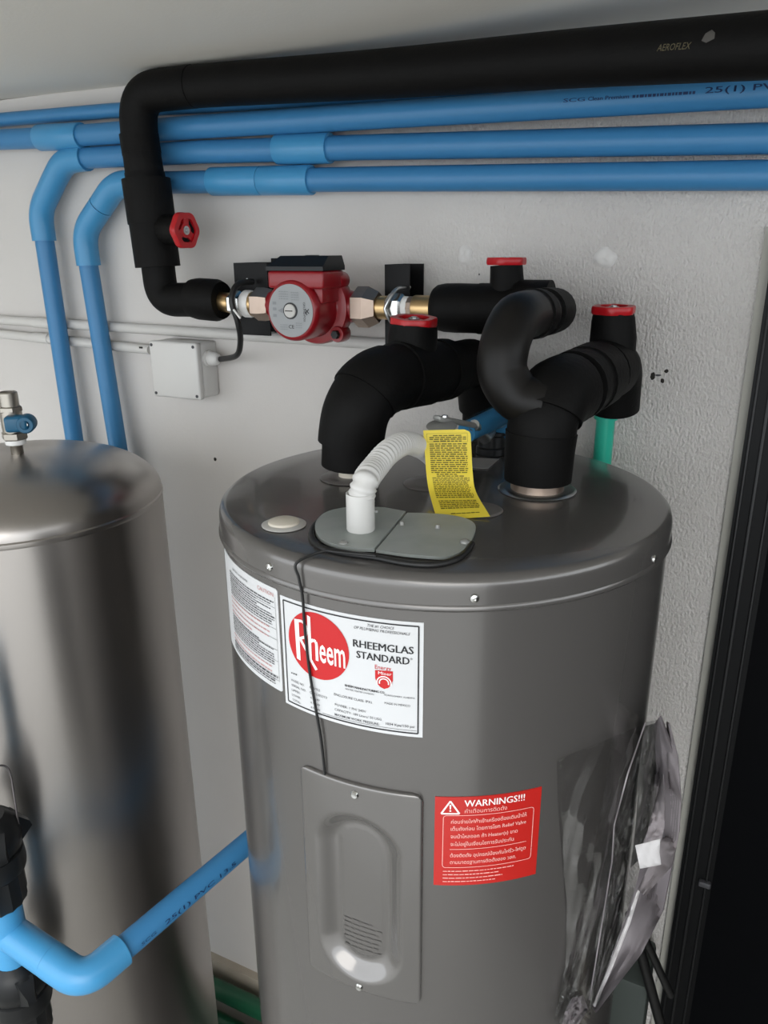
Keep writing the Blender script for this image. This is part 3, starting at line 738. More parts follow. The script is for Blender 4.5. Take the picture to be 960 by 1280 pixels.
ring = [P(ux + 0.010, yf + 0.006, PZc + 0.027)] + [P(ux + 0.010 * abs(math.cos(t)) ** 1, PY - 0.026 * math.sin(t) + 0.004, PZc + 0.027 * math.cos(t)) for t in [math.pi * k / 16 for k in range(17)]] + [P(ux + 0.010, yf + 0.006, PZc - 0.027)]
MB().tube(ring, 0.0028, n=10).build('bent_rod', 'zinc', ub)
MB().hexnut(P(ux + 0.010, yf + 0.0015, PZc + 0.027), (0, 1, 0), 0.006, 0.005).build('nut', 'zinc', ub)
yl = 1.045
sl = strut(at(295, 370, yl).x, at(336, 370, yl).x, at(345, 340, WALL).x, yl, at(300, 418, yl).z, at(300, 328.5, yl).z, 'black steel channel bracket half hidden behind the left side of the pump')
MB().lathe([(0.0016, 0), (0.0016, 0.0006), (0.0, 0.0008)], at(309, 349, yl - 0.0014), (0, -1, 0), n=10).build('rivet', 'zinc', sl)
MB().box((at(309, 349, yl).x + 0.028, WALL - 0.012, at(325, 372, WALL - 0.012).z), (0.016, 0.0015, 0.062)).build('rear_plate', 'blackmetal', sl, smooth=False)

# cable from the junction box up to the pump
cp = smooth_path([gl + Vector((0.020, -0.002, 0)), gl + Vector((0.034, -0.004, 0.001)), at(296, 444, 1.03), at(300.5, 425, 1.01), at(297, 402, 0.995), at(290, 380, 0.990), at(291.5, 364, 0.995), at(300, 354, 1.01), at(316, 352, 1.035)], 8)
MB().tube(cp, 0.0047, n=12).build('pump_cable', 'cable', label='short thick black cable curving from the white junction box up to the pump', cat='cable')
tie = [at(294, 392, 0.982), at(299, 402, 0.982)]
MB().tube([at(292, 387, 0.984), at(300.5, 398, 0.984)], 0.0016, n=8).build('cable_tie', 'tape', label='small pale cable tie on the black cable left of the pump', cat='cable tie')

# ================================================================== WATER HEATER
HX, HY = -0.3032, 0.768
HRL, HRB = 0.2455, 0.2432
heater = thing('water_heater', P(HX, HY, FLOOR), 'tall round grey enamel water heater tank with labels, in the middle', 'water heater')
def cyl(ang, z, r):            # ang in degrees, 0 = straight towards the room
    t = R_(ang); return P(HX + r * math.sin(t), HY - r * math.cos(t), z)
zr = [FLOOR + 0.02, -0.722, -0.485, -0.27]; NJ = 128; jv = []; jf = []
for z in zr:
    for k in range(NJ): jv.append(cyl(360.0 * k / NJ, z, HRB))
for j in range(3):
    for k in range(NJ):
        if j == 1 and (k in range(0, 6) or k in range(NJ - 3, NJ)): continue      # opening behind the access panel
        jf.append((j * NJ + k, j * NJ + (k + 1) % NJ, (j + 1) * NJ + (k + 1) % NJ, (j + 1) * NJ + k))
MB().add(jv, jf).build('tank_jacket', 'enamel', heater, angle=30)
lidp = [(0.0, HT + 0.001), (0.20, HT), (0.2365, HT - 0.0005), (0.2405, HT - 0.0018), (0.2437, HT - 0.005), (0.2452, HT - 0.010), (HRL, HT - 0.015), (HRL, HT - 0.0265), (0.2468, HT - 0.0285), (0.2470, HT - 0.0305), (0.2458, HT - 0.0325), (0.2432, HT - 0.034)]
MB().lathe(lidp, P(HX, HY, 0), n=128).build('top_cover', 'enamel', heater, angle=30)
for ang, z in ((-17.4, -0.2725), (28.3, -0.2735), (76, -0.2755), (-63, -0.2735), (121, -0.274), (166, -0.274), (211, -0.274)):
    o = cyl(ang, z, HRL - 0.0006); n_ = (cyl(ang, z, 1) - cyl(ang, z, 0)).normalized()
    MB().lathe([(0.0042, 0), (0.0042, 0.0008), (0.0034, 0.0022), (0.0012, 0.0030), (0.0, 0.0024)], o, n_, n=16).build('cover_screw', 'chrome', heater)

# rings and plug on the top
def ring_at(px, py, r, name='pipe_ring', material='ring', h=0.002, hole=0.016):
    o = atz(px, py, HT + 0.0006)
    return MB().lathe([(hole, 0), (r * 0.97, 0.0), (r, h * 0.3), (r * 0.93, h), (hole, h * 1.1)], o, n=48).build(name, material, heater)
ring_at(437, 597, 0.0345); ring_at(671, 612, 0.0430, material='zinc', h=0.0028, hole=0.020)
ring_at(537, 605, 0.0300); ring_at(600, 638, 0.0235)
o = atz(355, 656, HT + 0.0006)
pg = MB().lathe([(0.0, 0.0), (0.0215, 0.0), (0.0218, 0.0008), (0.0200, 0.0018), (0.0155, 0.0022)], o, n=40).build('plug_rim', 'plug_rim', heater)
MB().lathe([(0.0158, 0.0), (0.0150, 0.0042), (0.0120, 0.0055), (0.0, 0.0060)], o, n=36).build('plug', 'plug', pg)
# silver sticker
sa = [atz(576, 572, HT + 0.0012), atz(624, 574, HT + 0.0012), atz(610, 586, HT + 0.0012), atz(570, 584, HT + 0.0012)]
MB().add(sa + [p + Vector((0, 0, 0.0006)) for p in sa], [(0, 1, 2, 3), (4, 5, 6, 7), (0, 1, 5, 4), (1, 2, 6, 5), (2, 3, 7, 6), (3, 0, 4, 7)]).build('silver_sticker', 'silver_tag', heater, smooth=False)

# wiring cover: two galvanised plates in an oval
def oval(px_pts, z): return [atz(a, b, z) for a, b in px_pts]
left_plate = [(468, 692), (440, 691), (415, 686), (399, 677), (394, 666), (397, 655), (408, 646), (426, 641), (450, 639.5), (480, 640), (507, 645)]
right_plate = [(470, 692.5), (509, 645.5), (530, 646), (560, 648), (583, 653), (594, 661), (592, 673), (585, 686), (574, 696), (556, 701), (530, 700), (500, 697)]
def plate(pts, name, z0, z1):
    k_ = [Vector((a, b, 0)) for a, b in pts]
    k_ = smooth_path(k_[1:] if pts is right_plate else k_[:-1], 4) + ([k_[0]] if pts is right_plate else [k_[-1]])
    pts = [(p.x, p.y) for p in k_]
    lo = [p + Vector((0, 0, z0)) for p in oval(pts, HT)]; hi = [p + Vector((0, 0, z1)) for p in oval(pts, HT)]; n = len(pts)
    return MB().add(lo + hi, [tuple(range(n - 1, -1, -1)), tuple(range(n, 2 * n))] + [(i, (i + 1) % n, n + (i + 1) % n, n + i) for i in range(n)])
wc_ = plate(left_plate, 'c', 0.0015, 0.0052).build('wiring_cover', 'galv', heater, smooth=False)
plate(right_plate, 'c', 0.0012, 0.0040).build('wiring_cover', 'galv', heater, smooth=False)
for px, py in ((429, 679), (470, 640.5), (581, 677), (502, 655), (547, 659)):
    o = atz(px, py, HT + 0.0048)
    MB().lathe([(0.0048 if px in (429, 581) else 0.0026, -0.001), (0.0044 if px in (429, 581) else 0.0024, 0.0012), (0.0020, 0.0026), (0.0, 0.0022)], o, n=16).build('cover_screw', 'dullzinc', heater)
# foam gasket that sticks out round the plates
gp = smooth_path([atz(a, b, HT + 0.0022) for a, b in [(440, 640), (412, 644), (396, 653), (389, 666), (393, 678), (408, 687), (440, 693), (470, 697), (500, 703), (530, 706), (556, 704), (578, 695), (590, 680)]], 6)
MB().tube(gp, [0.0026 if i < len(gp) * 0.25 else 0.0030 for i in range(len(gp))], n=10).build('gasket', 'cable', heater)

# ---- printed labels: curved sheets on the jacket
def label_fn(a0, z0, r):       # u to the right, v down, millimetres
    return lambda u, v: cyl(a0 + math.degrees(u / 1000 / HRB), z0 - v / 1000, r)
def sheet(a0, z0, w, h, r, cr, shear=0.0):
    """rounded thin sheet wrapped on the jacket"""
    n = 24; mb = MB(); f = label_fn(a0, z0, r); g = label_fn(a0, z0, HRB - 0.0004)
    vv = [0] + [cr * (1 - math.cos(math.pi / 2 * k / 5)) for k in range(1, 6)] if cr > 0 else [0]
    vv = vv + [h - x for x in reversed(vv)]
    def lim(v):
        dv = max(0, cr - v, v - (h - cr)); return cr - math.sqrt(max(0, cr * cr - dv * dv)) if cr > 0 else 0
    top = []; bot = []
    for v in vv:
        c = lim(v)
        for i in range(n + 1):
            u = c + (w - 2 * c) * i / n
            top.append(f(u, v + shear * u)); bot.append(g(u, v + shear * u))
    R = len(vv); N = len(top); fs = []
    for j in range(R - 1):
        for i in range(n):
            a = j * (n + 1) + i; fs.append((a, a + 1, a + n + 2, a + n + 1))
    rim = [i for i in range(n + 1)] + [j * (n + 1) + n for j in range(1, R)] + [(R - 1) * (n + 1) + i for i in range(n - 1, -1, -1)] + [j * (n + 1) for j in range(R - 2, 0, -1)]
    for i in range(len(rim)):
        a, b = rim[i], rim[(i + 1) % len(rim)]; fs.append((a, b, N + b, N + a))
    return mb.add(top + bot, fs)

# rating label
A0, Z0 = -15.6 + math.degrees(2.5 / 1000 / HRB), -0.3005 + 0.003
LR = HRB + 0.0006; IR = HRB + 0.0010
rl = sheet(A0, Z0, 142.5, 113.5, LR, 0.0, 0).build('rating_label', 'label_white', heater)
F = label_fn(A0, Z0, IR); F2 = label_fn(A0, Z0, IR + 0.0004)
mb = MB()
for p, q in (((4.2, 3.6), (138.4, 3.6)), ((138.4, 3.6), (138.4, 109.6)), ((138.4, 109.6), (4.2, 109.6)), ((4.2, 109.6), (4.2, 3.6))): strip(mb, F, [p, q], 1.3, 16)
mb.build('border_line', 'ink', rl, smooth=False, fix=False)
mb = MB(); cx, cy, rr = 42.6, 39.3, 33.2
pts = [(cx, cy)] + [(cx + rr * math.cos(2 * math.pi * k / 60), cy + rr * math.sin(2 * math.pi * k / 60)) for k in range(60)]
ringp = [[F(cx + rr * s * math.cos(2 * math.pi * k / 60), cy + rr * s * math.sin(2 * math.pi * k / 60)) for k in range(60)] for s in (0.02, 0.25, 0.5, 0.75, 1.0)]
for j in range(4):
    o = len(mb.v); mb.add(ringp[j] + ringp[j + 1], [(k, (k + 1) % 60, 60 + (k + 1) % 60, 60 + k) for k in range(60)])
mb.add(ringp[0], [tuple(range(60))])
mb.build('logo_disc', 'ink_red', rl, smooth=False, fix=False)
mb = MB()
poly(mb, F2, [(18.0, 19.2), (23.2, 17.4), (23.4, 59.5), (19.0, 58.5)][::1])
strip(mb, F2, [(18.0, 19.6), (27.0, 18.2), (31.5, 21.0), (32.6, 27.0), (30.5, 33.0), (23.0, 37.0)], 2.6)
strip(mb, F2, [(24.0, 36.6), (30.5, 46.0), (36.0, 55.5), (41.6, 63.4)], 3.0)
poly(mb, F2, [(33.3, 10.2), (36.8, 11.4), (36.8, 54.0), (33.3, 54.0)])
strip(mb, F2, [(36.0, 36.0), (39.2, 33.6), (42.0, 34.6), (42.7, 37.5), (42.7, 53.8)], 3.0)
put_text(mb, F2, 'eem', 45.6, 72.0, 53.6, 27.0, bold=0.012)
mb.build('logo_lettering', 'ink_white', rl, smooth=False, fix=False)
mb = MB()
put_text(mb, F, 'THE #1 CHOICE', 93.5, 117.5, 8.6, 2.7, shear=0.25)
put_text(mb, F, 'OF PLUMBING PROFESSIONALS', 81, 131, 12.6, 2.7, shear=0.25)
mb.build('slogan', 'ink', rl, smooth=False, fix=False); mb = MB()
for q in (-0.25, 0, 0.25): put_text(mb, F, 'RHEEMGLAS', 80 + q, 134 + q, 30.3, 7.4)
mb.build('product_lettering', 'ink', rl, smooth=False, fix=False); mb = MB()
for q in (-0.25, 0, 0.25): put_text(mb, F, 'STANDARD', 83 + q, 130.5 + q, 40.8, 7.2)
mb.build('product_lettering', 'ink', rl, smooth=False, fix=False); mb = MB()
put_text(mb, F, '®', 131.2, 133.4, 36.0, 2.0)
mb.build('registered_mark', 'ink', rl, smooth=False, fix=False); mb = MB()
for q in (-0.12, 0.12): put_text(mb, F, 'RHEEM MANUFACTURING CO.', 71 + q, 108.8 + q, 72.4, 2.2)
mb.build('maker_lettering', 'ink', rl, smooth=False, fix=False)
mb = MB()
put_text(mb, F, 'WATER HEATER DIVISION', 71, 98.5, 75.7, 1.7)
put_text(mb, F, 'MONTGOMERY, ALABAMA', 108, 135.6, 74.4, 1.7)
put_text(mb, F, 'MADE IN MEXICO', 108.4, 131.4, 82.8, 2.2)
put_text(mb, F, 'ENCLOSURE CLASS: IPX1', 59.5, 96.5, 84.7, 2.5)
for i, s in enumerate(('MODEL NO.', 'SERIAL NO.', 'UPPER:', 'LOWER:', 'TOTAL:')):
    put_text(mb, F, s, 9.8, 9.8 + len(s) * 1.8, 86.0 + i * 5.25, 2.4)
put_text(mb, F, '81V52', 32.3, 44.2, 85.5, 2.4); put_text(mb, F, 'Q171202313', 32.3, 51.5, 91.0, 2.4)
for i in range(3): put_text(mb, F, '4.5 kW', 32.6, 43.6, 96.4 + i * 5.2, 2.3)
put_text(mb, F, 'POWER: 1 PH/ 240V', 60, 91, 95.3, 2.5); put_text(mb, F, 'CAPACITY: 189 Liters/ 50 USG', 59.5, 105.4, 100.5, 2.5)
put_text(mb, F, 'MAXIMUM WORK PRESSURE:', 59.5, 103.3, 105.9, 2.5, bold=0.01); put_text(mb, F, '1034 Kpa/150 psi', 109.3, 135.2, 104.0, 2.5, bold=0.01)
words(mb, F, 10.2, 18.7, 77.6, 1.6, 1.0, 1.5, 4)
mb.build('small_print', 'ink_grey', rl, smooth=False, fix=False, kind='stuff')
mb = MB(); strip(mb, F, [(46, 107.6), (137.3, 106.8)], 0.35, 12); mb.build('rule_line', 'ink_grey', rl, smooth=False, fix=False)
# shield emblem
mb = MB()
put_text(mb, F, 'Energy', 99.9, 114.5, 48.6, 4.2)
poly(mb, F, [(100.0, 50.0), (104.5, 49.6), (116.1, 49.0), (116.1, 58.0), (114.6, 63.0), (111.5, 66.2), (108.2, 67.6), (104.6, 66.2), (101.6, 63.0), (100.0, 58.0)])
mb.build('emblem_shield', 'ink_red', rl, smooth=False, fix=False)
mb = MB()
put_text(mb, F2, 'Miser', 103, 115, 53.4, 3.2)
for r0 in (6.4, 4.2): strip(mb, F2, [(108.1 + r0 * math.cos(t), 61.4 - r0 * math.sin(t)) for t in [R_(-18 + 216 * k / 14) for k in range(15)]], 1.1)
mb.build('emblem_arcs', 'ink_white', rl, smooth=False, fix=False)

# caution label on the left flank
CA0, CZ0, CW = -15.9 - math.degrees(0.128 / HRB), -0.2935, 128.0
cl = sheet(CA0, CZ0, CW, 108.0, LR, 3.0).build('caution_label', 'label_white', heater)
G = label_fn(CA0, CZ0, IR)
mb = MB(); put_text(mb, G, 'CAUTION', 97, 122.5, 9.0, 4.2, bold=0.008)
mb.build('caution_heading', 'ink_palered', cl, smooth=False, fix=False); mb = MB()
for k in (5, 6, 7, 8, 13, 14): words(mb, G, 28, 118, 17 + k * 5.3, 1.6, 0.95 if k % 4 else 0.6, 2, 7)
mb.build('red_print', 'ink_palered', cl, smooth=False, fix=False, kind='stuff')
mb = MB(); put_text(mb, G, 'ELECTRIC WATER HEATER', 40, 78, 9.5, 2.4)
mb.build('label_title', 'ink_grey', cl, smooth=False, fix=False); mb = MB()
for k in range(17):
    if k in (5, 6, 7, 8, 13, 14): continue
    words(mb, G, 28, 122, 15.5 + k * 5.3, 1.9 if k > 13 else 1.5, rng.choice((1, .96, .7)), 2, 7)
    words(mb, G, 28, 122, 18.0 + k * 5.3, 1.1, rng.choice((1, .96, .6)), 2, 6)
mb.build('black_print', 'ink_grey', cl, smooth=False, fix=False, kind='stuff')
mb = MB()
for v in (20, 31, 42, 53, 64, 76, 93, 97): strip(mb, G, [(40, v), (124, v)], 0.3, 12)
strip(mb, G, [(124.5, 9), (124.5, 98)], 0.3, 4)
mb.build('rule_line', 'ink_grey', cl, smooth=False, fix=False)

# red warning label
WA0, WZ0 = 21.4, -0.4767 + 0.003
wl = sheet(WA0, WZ0, 101.5, 102.0, LR, 0.0).build('warning_label', 'label_red', heater)
Wf = label_fn(WA0, WZ0, IR)
mb = MB()
for q in (-0.15, 0.15): put_text(mb, Wf, 'WARNINGS!!!', 27 + q, 84.2 + q, 10.4, 7.4)
mb.build('heading', 'ink_white', wl, smooth=False, fix=False)
mb = MB()
strip(mb, Wf, [(14, 4.2), (5.8, 18.2), (22.6, 18.2), (14, 4.2)], 1.6, 2)
poly(mb, Wf, [(13.2, 8.2), (15.0, 8.2), (14.6, 13.2), (13.6, 13.2)]); poly(mb, Wf, [(13.3, 14.2), (14.9, 14.2), (14.9, 15.8), (13.3, 15.8)])
mb.build('warning_triangle', 'ink_white', wl, smooth=False, fix=False)
mb = MB()
bp_ = []
for (cx, cy, s) in ((91.3, 23.3, -90), (91.3, 77.3, 0), (10.9, 77.3, 90), (10.9, 23.3, 180)):
    for k in range(5): t = R_(s + 90 * k / 4); bp_.append((cx + 3 * math.cos(t), cy + 3 * math.sin(t)))
bp_.append(bp_[0]); 
for a_, b_ in zip(bp_[:-1], bp_[1:]): strip(mb, Wf, [a_, b_], 0.6, 12 if math.hypot(a_[0] - b_[0], a_[1] - b_[1]) > 20 else 1)
strip(mb, Wf, [(14.4, 59.0), (88.4, 58.6)], 0.6, 10)
mb.build('text_frame', 'ink_pink', wl, smooth=False, fix=False)
mb = MB()
put_text(mb, Wf, 'คำเตือนการติดตั้ง', 27.4, 67.2, 17.6, 4.4)
for s, u1, v in (('ก่อนจ่ายไฟฟ้าเข้าเครื่องต้องเติมน้ำให้', 87.1, 29.2), ('เต็มถังก่อน โดยการโยก Relief Valve', 87.1, 37.3), ('จนน้ำไหลออก ถ้า Heater(s) ขาด', 79, 46.0), ('จะไม่อยู่ในเงื่อนไขการรับประกัน', 75.6, 54.8), ('ต้องติดตั้ง อุปกรณ์ป้องกันไฟรั่ว-ไฟดูด', 88.4, 68.0), ('ตามมาตรฐานการติดตั้งของ วสท.', 79, 76.0)):
    put_text(mb, Wf, s, 15, u1, v, 4.1, bold=0.008)
for k, u1 in enumerate((77, 62, 66, 59)): words(mb, Wf, 8.6, u1, 85.2 + k * 4.1, 1.1, 1.0, 2, 6)
mb.build('thai_lettering', 'ink_pink', wl, smooth=False, fix=False)

# access panel with its raised pocket
PA0, PZ0, PW, PH_ = -11.3 + math.degrees(1.5 / 1000 / HRB), -0.4710, 127.0, 258.5
def pill(u, v):                # distance inside the pocket outline
    cx, hw = 62.5, 47.0; t, b = 34 + hw, 246 - hw
    dy = max(0, t - v, v - b); return hw - math.hypot(u - cx, dy)
def panel_pt(u, v):
    d = pill(u, v); t = max(0.0, min(1.0, d / 20.0)); h = -0.0130 * (t * t * (3 - 2 * t))
    e = max(0.0, 1 - min(u, PW - u, v, PH_ - v) / 2.5)
    lift = 0.0042 - 0.0022 * e * e
    if d > 24: h += 0.0006
    return cyl(PA0 + math.degrees(u / 1000 / HRB), PZ0 - v / 1000, HRB + lift + h)
def panel_lim(v):
    cr = 11.0; dv = max(0, cr - v, v - (PH_ - cr)); return cr - math.sqrt(max(0, cr * cr - dv * dv))
mb = MB(); nu, nv = 70, 120; vvs = [PH_ * (0.5 - 0.5 * math.cos(math.pi * j / nv)) * 0.35 + PH_ * j / nv * 0.65 for j in range(nv + 1)]
top_ = []; bot_ = []
for v in vvs:
    c = panel_lim(v)
    for i in range(nu + 1):
        s_ = i / nu; s_ = (0.5 - 0.5 * math.cos(math.pi * s_)) * 0.3 + s_ * 0.7
        u = c + (PW - 2 * c) * s_; top_.append(panel_pt(u, v))
        bot_.append(cyl(PA0 + math.degrees(u / 1000 / HRB), PZ0 - v / 1000, HRB - 0.0005))
fs = [(j * (nu + 1) + i, j * (nu + 1) + i + 1, (j + 1) * (nu + 1) + i + 1, (j + 1) * (nu + 1) + i) for j in range(nv) for i in range(nu)]
N = len(top_); rim = list(range(nu + 1)) + [j * (nu + 1) + nu for j in range(1, nv + 1)] + [nv * (nu + 1) + i for i in range(nu - 1, -1, -1)] + [j * (nu + 1) for j in range(nv - 1, 0, -1)]
for i in range(len(rim)):
    a_, b_ = rim[i], rim[(i + 1) % len(rim)]; fs.append((a_, b_, N + b_, N + a_))
ap = mb.add(top_ + bot_, fs).build('access_panel', 'enamel_panel', heater, angle=50)
for v in (11.0, 252.0):
    o = panel_pt(62.5, v); n_ = (cyl(PA0 + math.degrees(62.5 / 1000 / HRB), 0, 1) - cyl(PA0 + math.degrees(62.5 / 1000 / HRB), 0, 0)).normalized()
    MB().lathe([(0.0042, -0.001), (0.0042, 0.0006), (0.0030, 0.0020), (0.0, 0.0016)], o, n_, n=18).build('panel_screw', 'chrome', ap)
mb = MB()
def emb(u, v):
    p = panel_pt(u, v); t = R_(PA0 + math.degrees(u / 1000 / HRB)); return p + Vector((math.sin(t), -math.cos(t), 0)) * 0.0006
for k in range(7):
    words(mb, emb, 40, 84, 180 + k * 6.0, 2.6, rng.choice((1, .9, .75)), 4, 9)
mb.build('embossed_text', 'enamel_panel', ap, smooth=False, fix=False)

# ---- relief valve on the heater's top, with its lever, and blue drain pipe
rv = thing('relief_valve', P(-0.288, 0.885, HT), 'relief valve on the heater top with steel lever above the yellow tag', 'relief valve')
ro = atz(614, 566, HT + 0.001)
MB().lathe([(0.020, 0), (0.020, 0.008), (0.018, 0.010), (0.018, 0.024), (0.0205, 0.026), (0.0205, 0.030), (0.008, 0.032)], ro, n=26).build('valve_body', 'blackplastic', rv)
la, lb = at(545, 522.5, 0.775), at(592, 531.5, 0.83)
dl = (lb - la).normalized(); sd = dl.cross(Vector((0, 0, 1))).normalized()
rot = Matrix((dl, sd, Vector((0, 0, 1)))).transposed()
MB().rbox((la + lb) / 2, ((lb - la).length / 2, 0.0065, 0.0034), 0.003, rot).build('lever', 'dullzinc', rv)
MB().lathe([(0.0, 0), (0.0165, 0.0), (0.0170, 0.0012), (0.0150, 0.0022), (0.0, 0.0024)], at(552, 533.5, 0.775), (0.05, -0.22, 1), n=30).build('lever_washer', 'dullzinc', rv)
MB().lathe([(0.0035, 0), (0.0032, 0.002), (0.0, 0.0028)], at(556, 522.5, 0.776) + Vector((0, 0, 0.001)), n=14).build('rivet', 'chrome', rv)
MB().tube([lb, at(606, 548, 0.87), ro + Vector((0, 0, 0.030))], 0.007, n=12).build('lever_stem', 'zinc', rv)
dp = thing('drain_pipe', atz(627, 560, HT), 'short bright blue pipe wrapped in clear film beside the yellow tag', 'pipe')
da, db = at(583, 540, 0.83), at(640, 513, 0.915)
MB().tube([da, db], 0.0125, n=22).build('pipe_length', 'blue_fit', dp)
MB().tube([at(626, 524, 0.93), atz(628, 560, HT + 0.002)], 0.0125, n=22).build('pipe_length', 'blue_fit', dp)
MB().tube([da + (db - da) * 0.04, da + (db - da) * 0.3, da + (db - da) * 0.62, da + (db - da) * 0.86], [0.0145, 0.0150, 0.0142, 0.0150], n=20, cap=False, wob=0.06).build('film_wrap', 'film', dp)

# ---- yellow tag
tg = thing('hanging_tag', atz(580, 646, HT), 'long yellow printed card tag hanging curved over the heater top', 'tag')
TW, TH_ = 1.0, 1.0
tl = [at(529, 538, 0.775), at(588, 536.5, 0.783)]
ctrlL = [at(529, 538, 0.742), at(531, 565, 0.737), at(533, 592, 0.728), at(536.5, 615, 0.716), at(546, 649.5, 0.672)]
ctrlR = [at(588, 536.5, 0.760), at(589.5, 565, 0.754), at(591, 592, 0.745), at(595, 615, 0.734), at(612.5, 645.5, 0.690)]
def curve_eval(c, t):
    pth = _cc.setdefault(id(c), smooth_path(c, 12)); x = t * (len(pth) - 1); i = min(int(x), len(pth) - 2); return pth[i].lerp(pth[i + 1], x - i)
_cc = {}
def tagp(u, v, off=0.0):
    a_, b_ = curve_eval(ctrlL, v), curve_eval(ctrlR, v); p = a_.lerp(b_, u)
    dv = curve_eval(ctrlL, min(1, v + .02)) - curve_eval(ctrlL, max(0, v - .02)); n_ = (b_ - a_).cross(dv).normalized()
    if n_.y > 0: n_ = -n_
    return p + n_ * off
def tag_lim(v): return 0.13 * (1 - math.sqrt(max(0, 1 - (1 - min(1, v / 0.06)) ** 2))) if v < 0.06 else 0
mb = MB(); nn = 14; mm = 40
tp_ = [tagp((1 - tag_lim(j / mm)) * i / nn, j / mm, 0.0003) for j in range(mm + 1) for i in range(nn + 1)]
bt_ = [tagp((1 - tag_lim(j / mm)) * i / nn, j / mm, -0.0003) for j in range(mm + 1) for i in range(nn + 1)]
fs = [(j * (nn + 1) + i, j * (nn + 1) + i + 1, (j + 1) * (nn + 1) + i + 1, (j + 1) * (nn + 1) + i) for j in range(mm) for i in range(nn)]
N = len(tp_); fs += [tuple(N + k for k in reversed(f)) for f in fs]
rim = list(range(nn + 1)) + [j * (nn + 1) + nn for j in range(1, mm + 1)] + [mm * (nn + 1) + i for i in range(nn - 1, -1, -1)] + [j * (nn + 1) for j in range(mm - 1, 0, -1)]
fs += [(rim[i], rim[(i + 1) % len(rim)], N + rim[(i + 1) % len(rim)], N + rim[i]) for i in range(len(rim))]
mb.add(tp_ + bt_, fs).build('card', 'yellow', tg, angle=60)
mb = MB(); Tf = lambda u, v: tagp(u / 100, v / 200, 0.0007)
strip(mb, Tf, [(7, 8), (93, 8)], 0.5, 6); strip(mb, Tf, [(93, 8), (93, 27)], 0.5, 2); strip(mb, Tf, [(93, 27), (7, 27)], 0.5, 6); strip(mb, Tf, [(7, 27), (7, 8)], 0.5, 2)
v = 14
for k in range(4): words(mb, Tf, 20 if k in (0, 3) else 12, 80 if k in (0, 3) else 90, v, 2.8, 1.0, 5, 13); v += 4.2
v = 33
while v < 103: words(mb, Tf, 11, 91, v, 2.9, rng.choice((1, 1, .98, .97)), 4, 13); v += 4.7
words(mb, Tf, 22, 66, v, 3, 1, 5, 10); v += 4.6; words(mb, Tf, 22, 82, v, 3, 1, 5, 10); v += 4.6
while v < 164: words(mb, Tf, 12, 92, v, 2.3, rng.choice((1, 1, .97, .95)), 3, 10); v += 3.9
v += 3
while v < 186: words(mb, Tf, 14, 92, v, 1.9, rng.choice((1, .97, .93)), 3, 9); v += 3.3
words(mb, Tf, 30, 86, 193, 1.6, 1, 4, 10)
mb.build('tag_print', 'ink_olive', tg, smooth=False, fix=False, kind='stuff')

# ---- white corrugated hose and its socket
so = atz(451, 662, HT + 0.005)
ch = thing('corrugated_hose', so, 'white corrugated hose arching from its socket on the wiring cover', 'hose')
mb = MB(); s_top = at(449.5, 616, so.y)
mb.lathe([(0.0128, 0), (0.0133, 0.001), (0.0133, s_top.z - so.z), (0.0118, s_top.z - so.z), (0.0116, 0.012), (0.0, 0.012)], so, n=30)
mb.build('socket', 'whiteplastic', ch)
hp = smooth_path([so + Vector((0, 0, 0.010)), s_top + Vector((0.0008, 0.0008, -0.008)), s_top + Vector((0.0042, 0.0042, 0.0105)), at(469, 584, 0.636), at(486, 565, 0.668), at(507, 554, 0.712), at(527, 560, 0.752), at(545, 576, 0.772), atz(551, 600, HT + 0.004)], 24)
Ls = [0.0]
for i in range(1, len(hp)): Ls.append(Ls[-1] + (hp[i] - hp[i - 1]).length)
# resample finely so that every corrugation has its own ridge
fine = []; fr_ = []; nF = 300; phase = 0.0
for k in range(nF + 1):
    s_ = Ls[-1] * k / nF; f_ = s_ / Ls[-1]
    for i in range(1, len(hp)):
        if s_ <= Ls[i] + 1e-9: fine.append(hp[i - 1].lerp(hp[i], (s_ - Ls[i - 1]) / max(1e-9, Ls[i] - Ls[i - 1]))); break
    phase += 2 * math.pi * (Ls[-1] / nF) / (0.0062 if f_ < 0.55 else 0.0040)
    amp_ = 0.0009 if f_ < 0.55 else (0.0006 if f_ < 0.75 else 0.0002)
    fr_.append(0.0120 + amp_ * math.sin(phase))
MB().tube(fine, fr_, n=22).build('hose_length', 'whiteplastic', ch, angle=80)

# ---- thin black cable hanging down the front
kp = [atz(470, 695, HT + 0.005), atz(440, 692, HT + 0.006), atz(420, 690, HT + 0.006), atz(403, 689.5, HT + 0.004)]
kp += [cyl(-8.5, HT - 0.004, HRL + 0.003), cyl(-8.1, HT - 0.018, HRL + 0.003), cyl(-7.6, -0.29, HRB + 0.004), cyl(-7.6, -0.32, HRB + 0.003), cyl(-6.9, -0.36, HRB + 0.003), cyl(-5.6, -0.40, HRB + 0.003), cyl(-4.4, -0.435, HRB + 0.003), cyl(-3.9, -0.474, HRB + 0.002)]
MB().tube(smooth_path(kp, 8), 0.0013, n=8).build('sensor_cable', 'cable', label='thin black cable hanging down across the white label to the access panel', cat='cable')

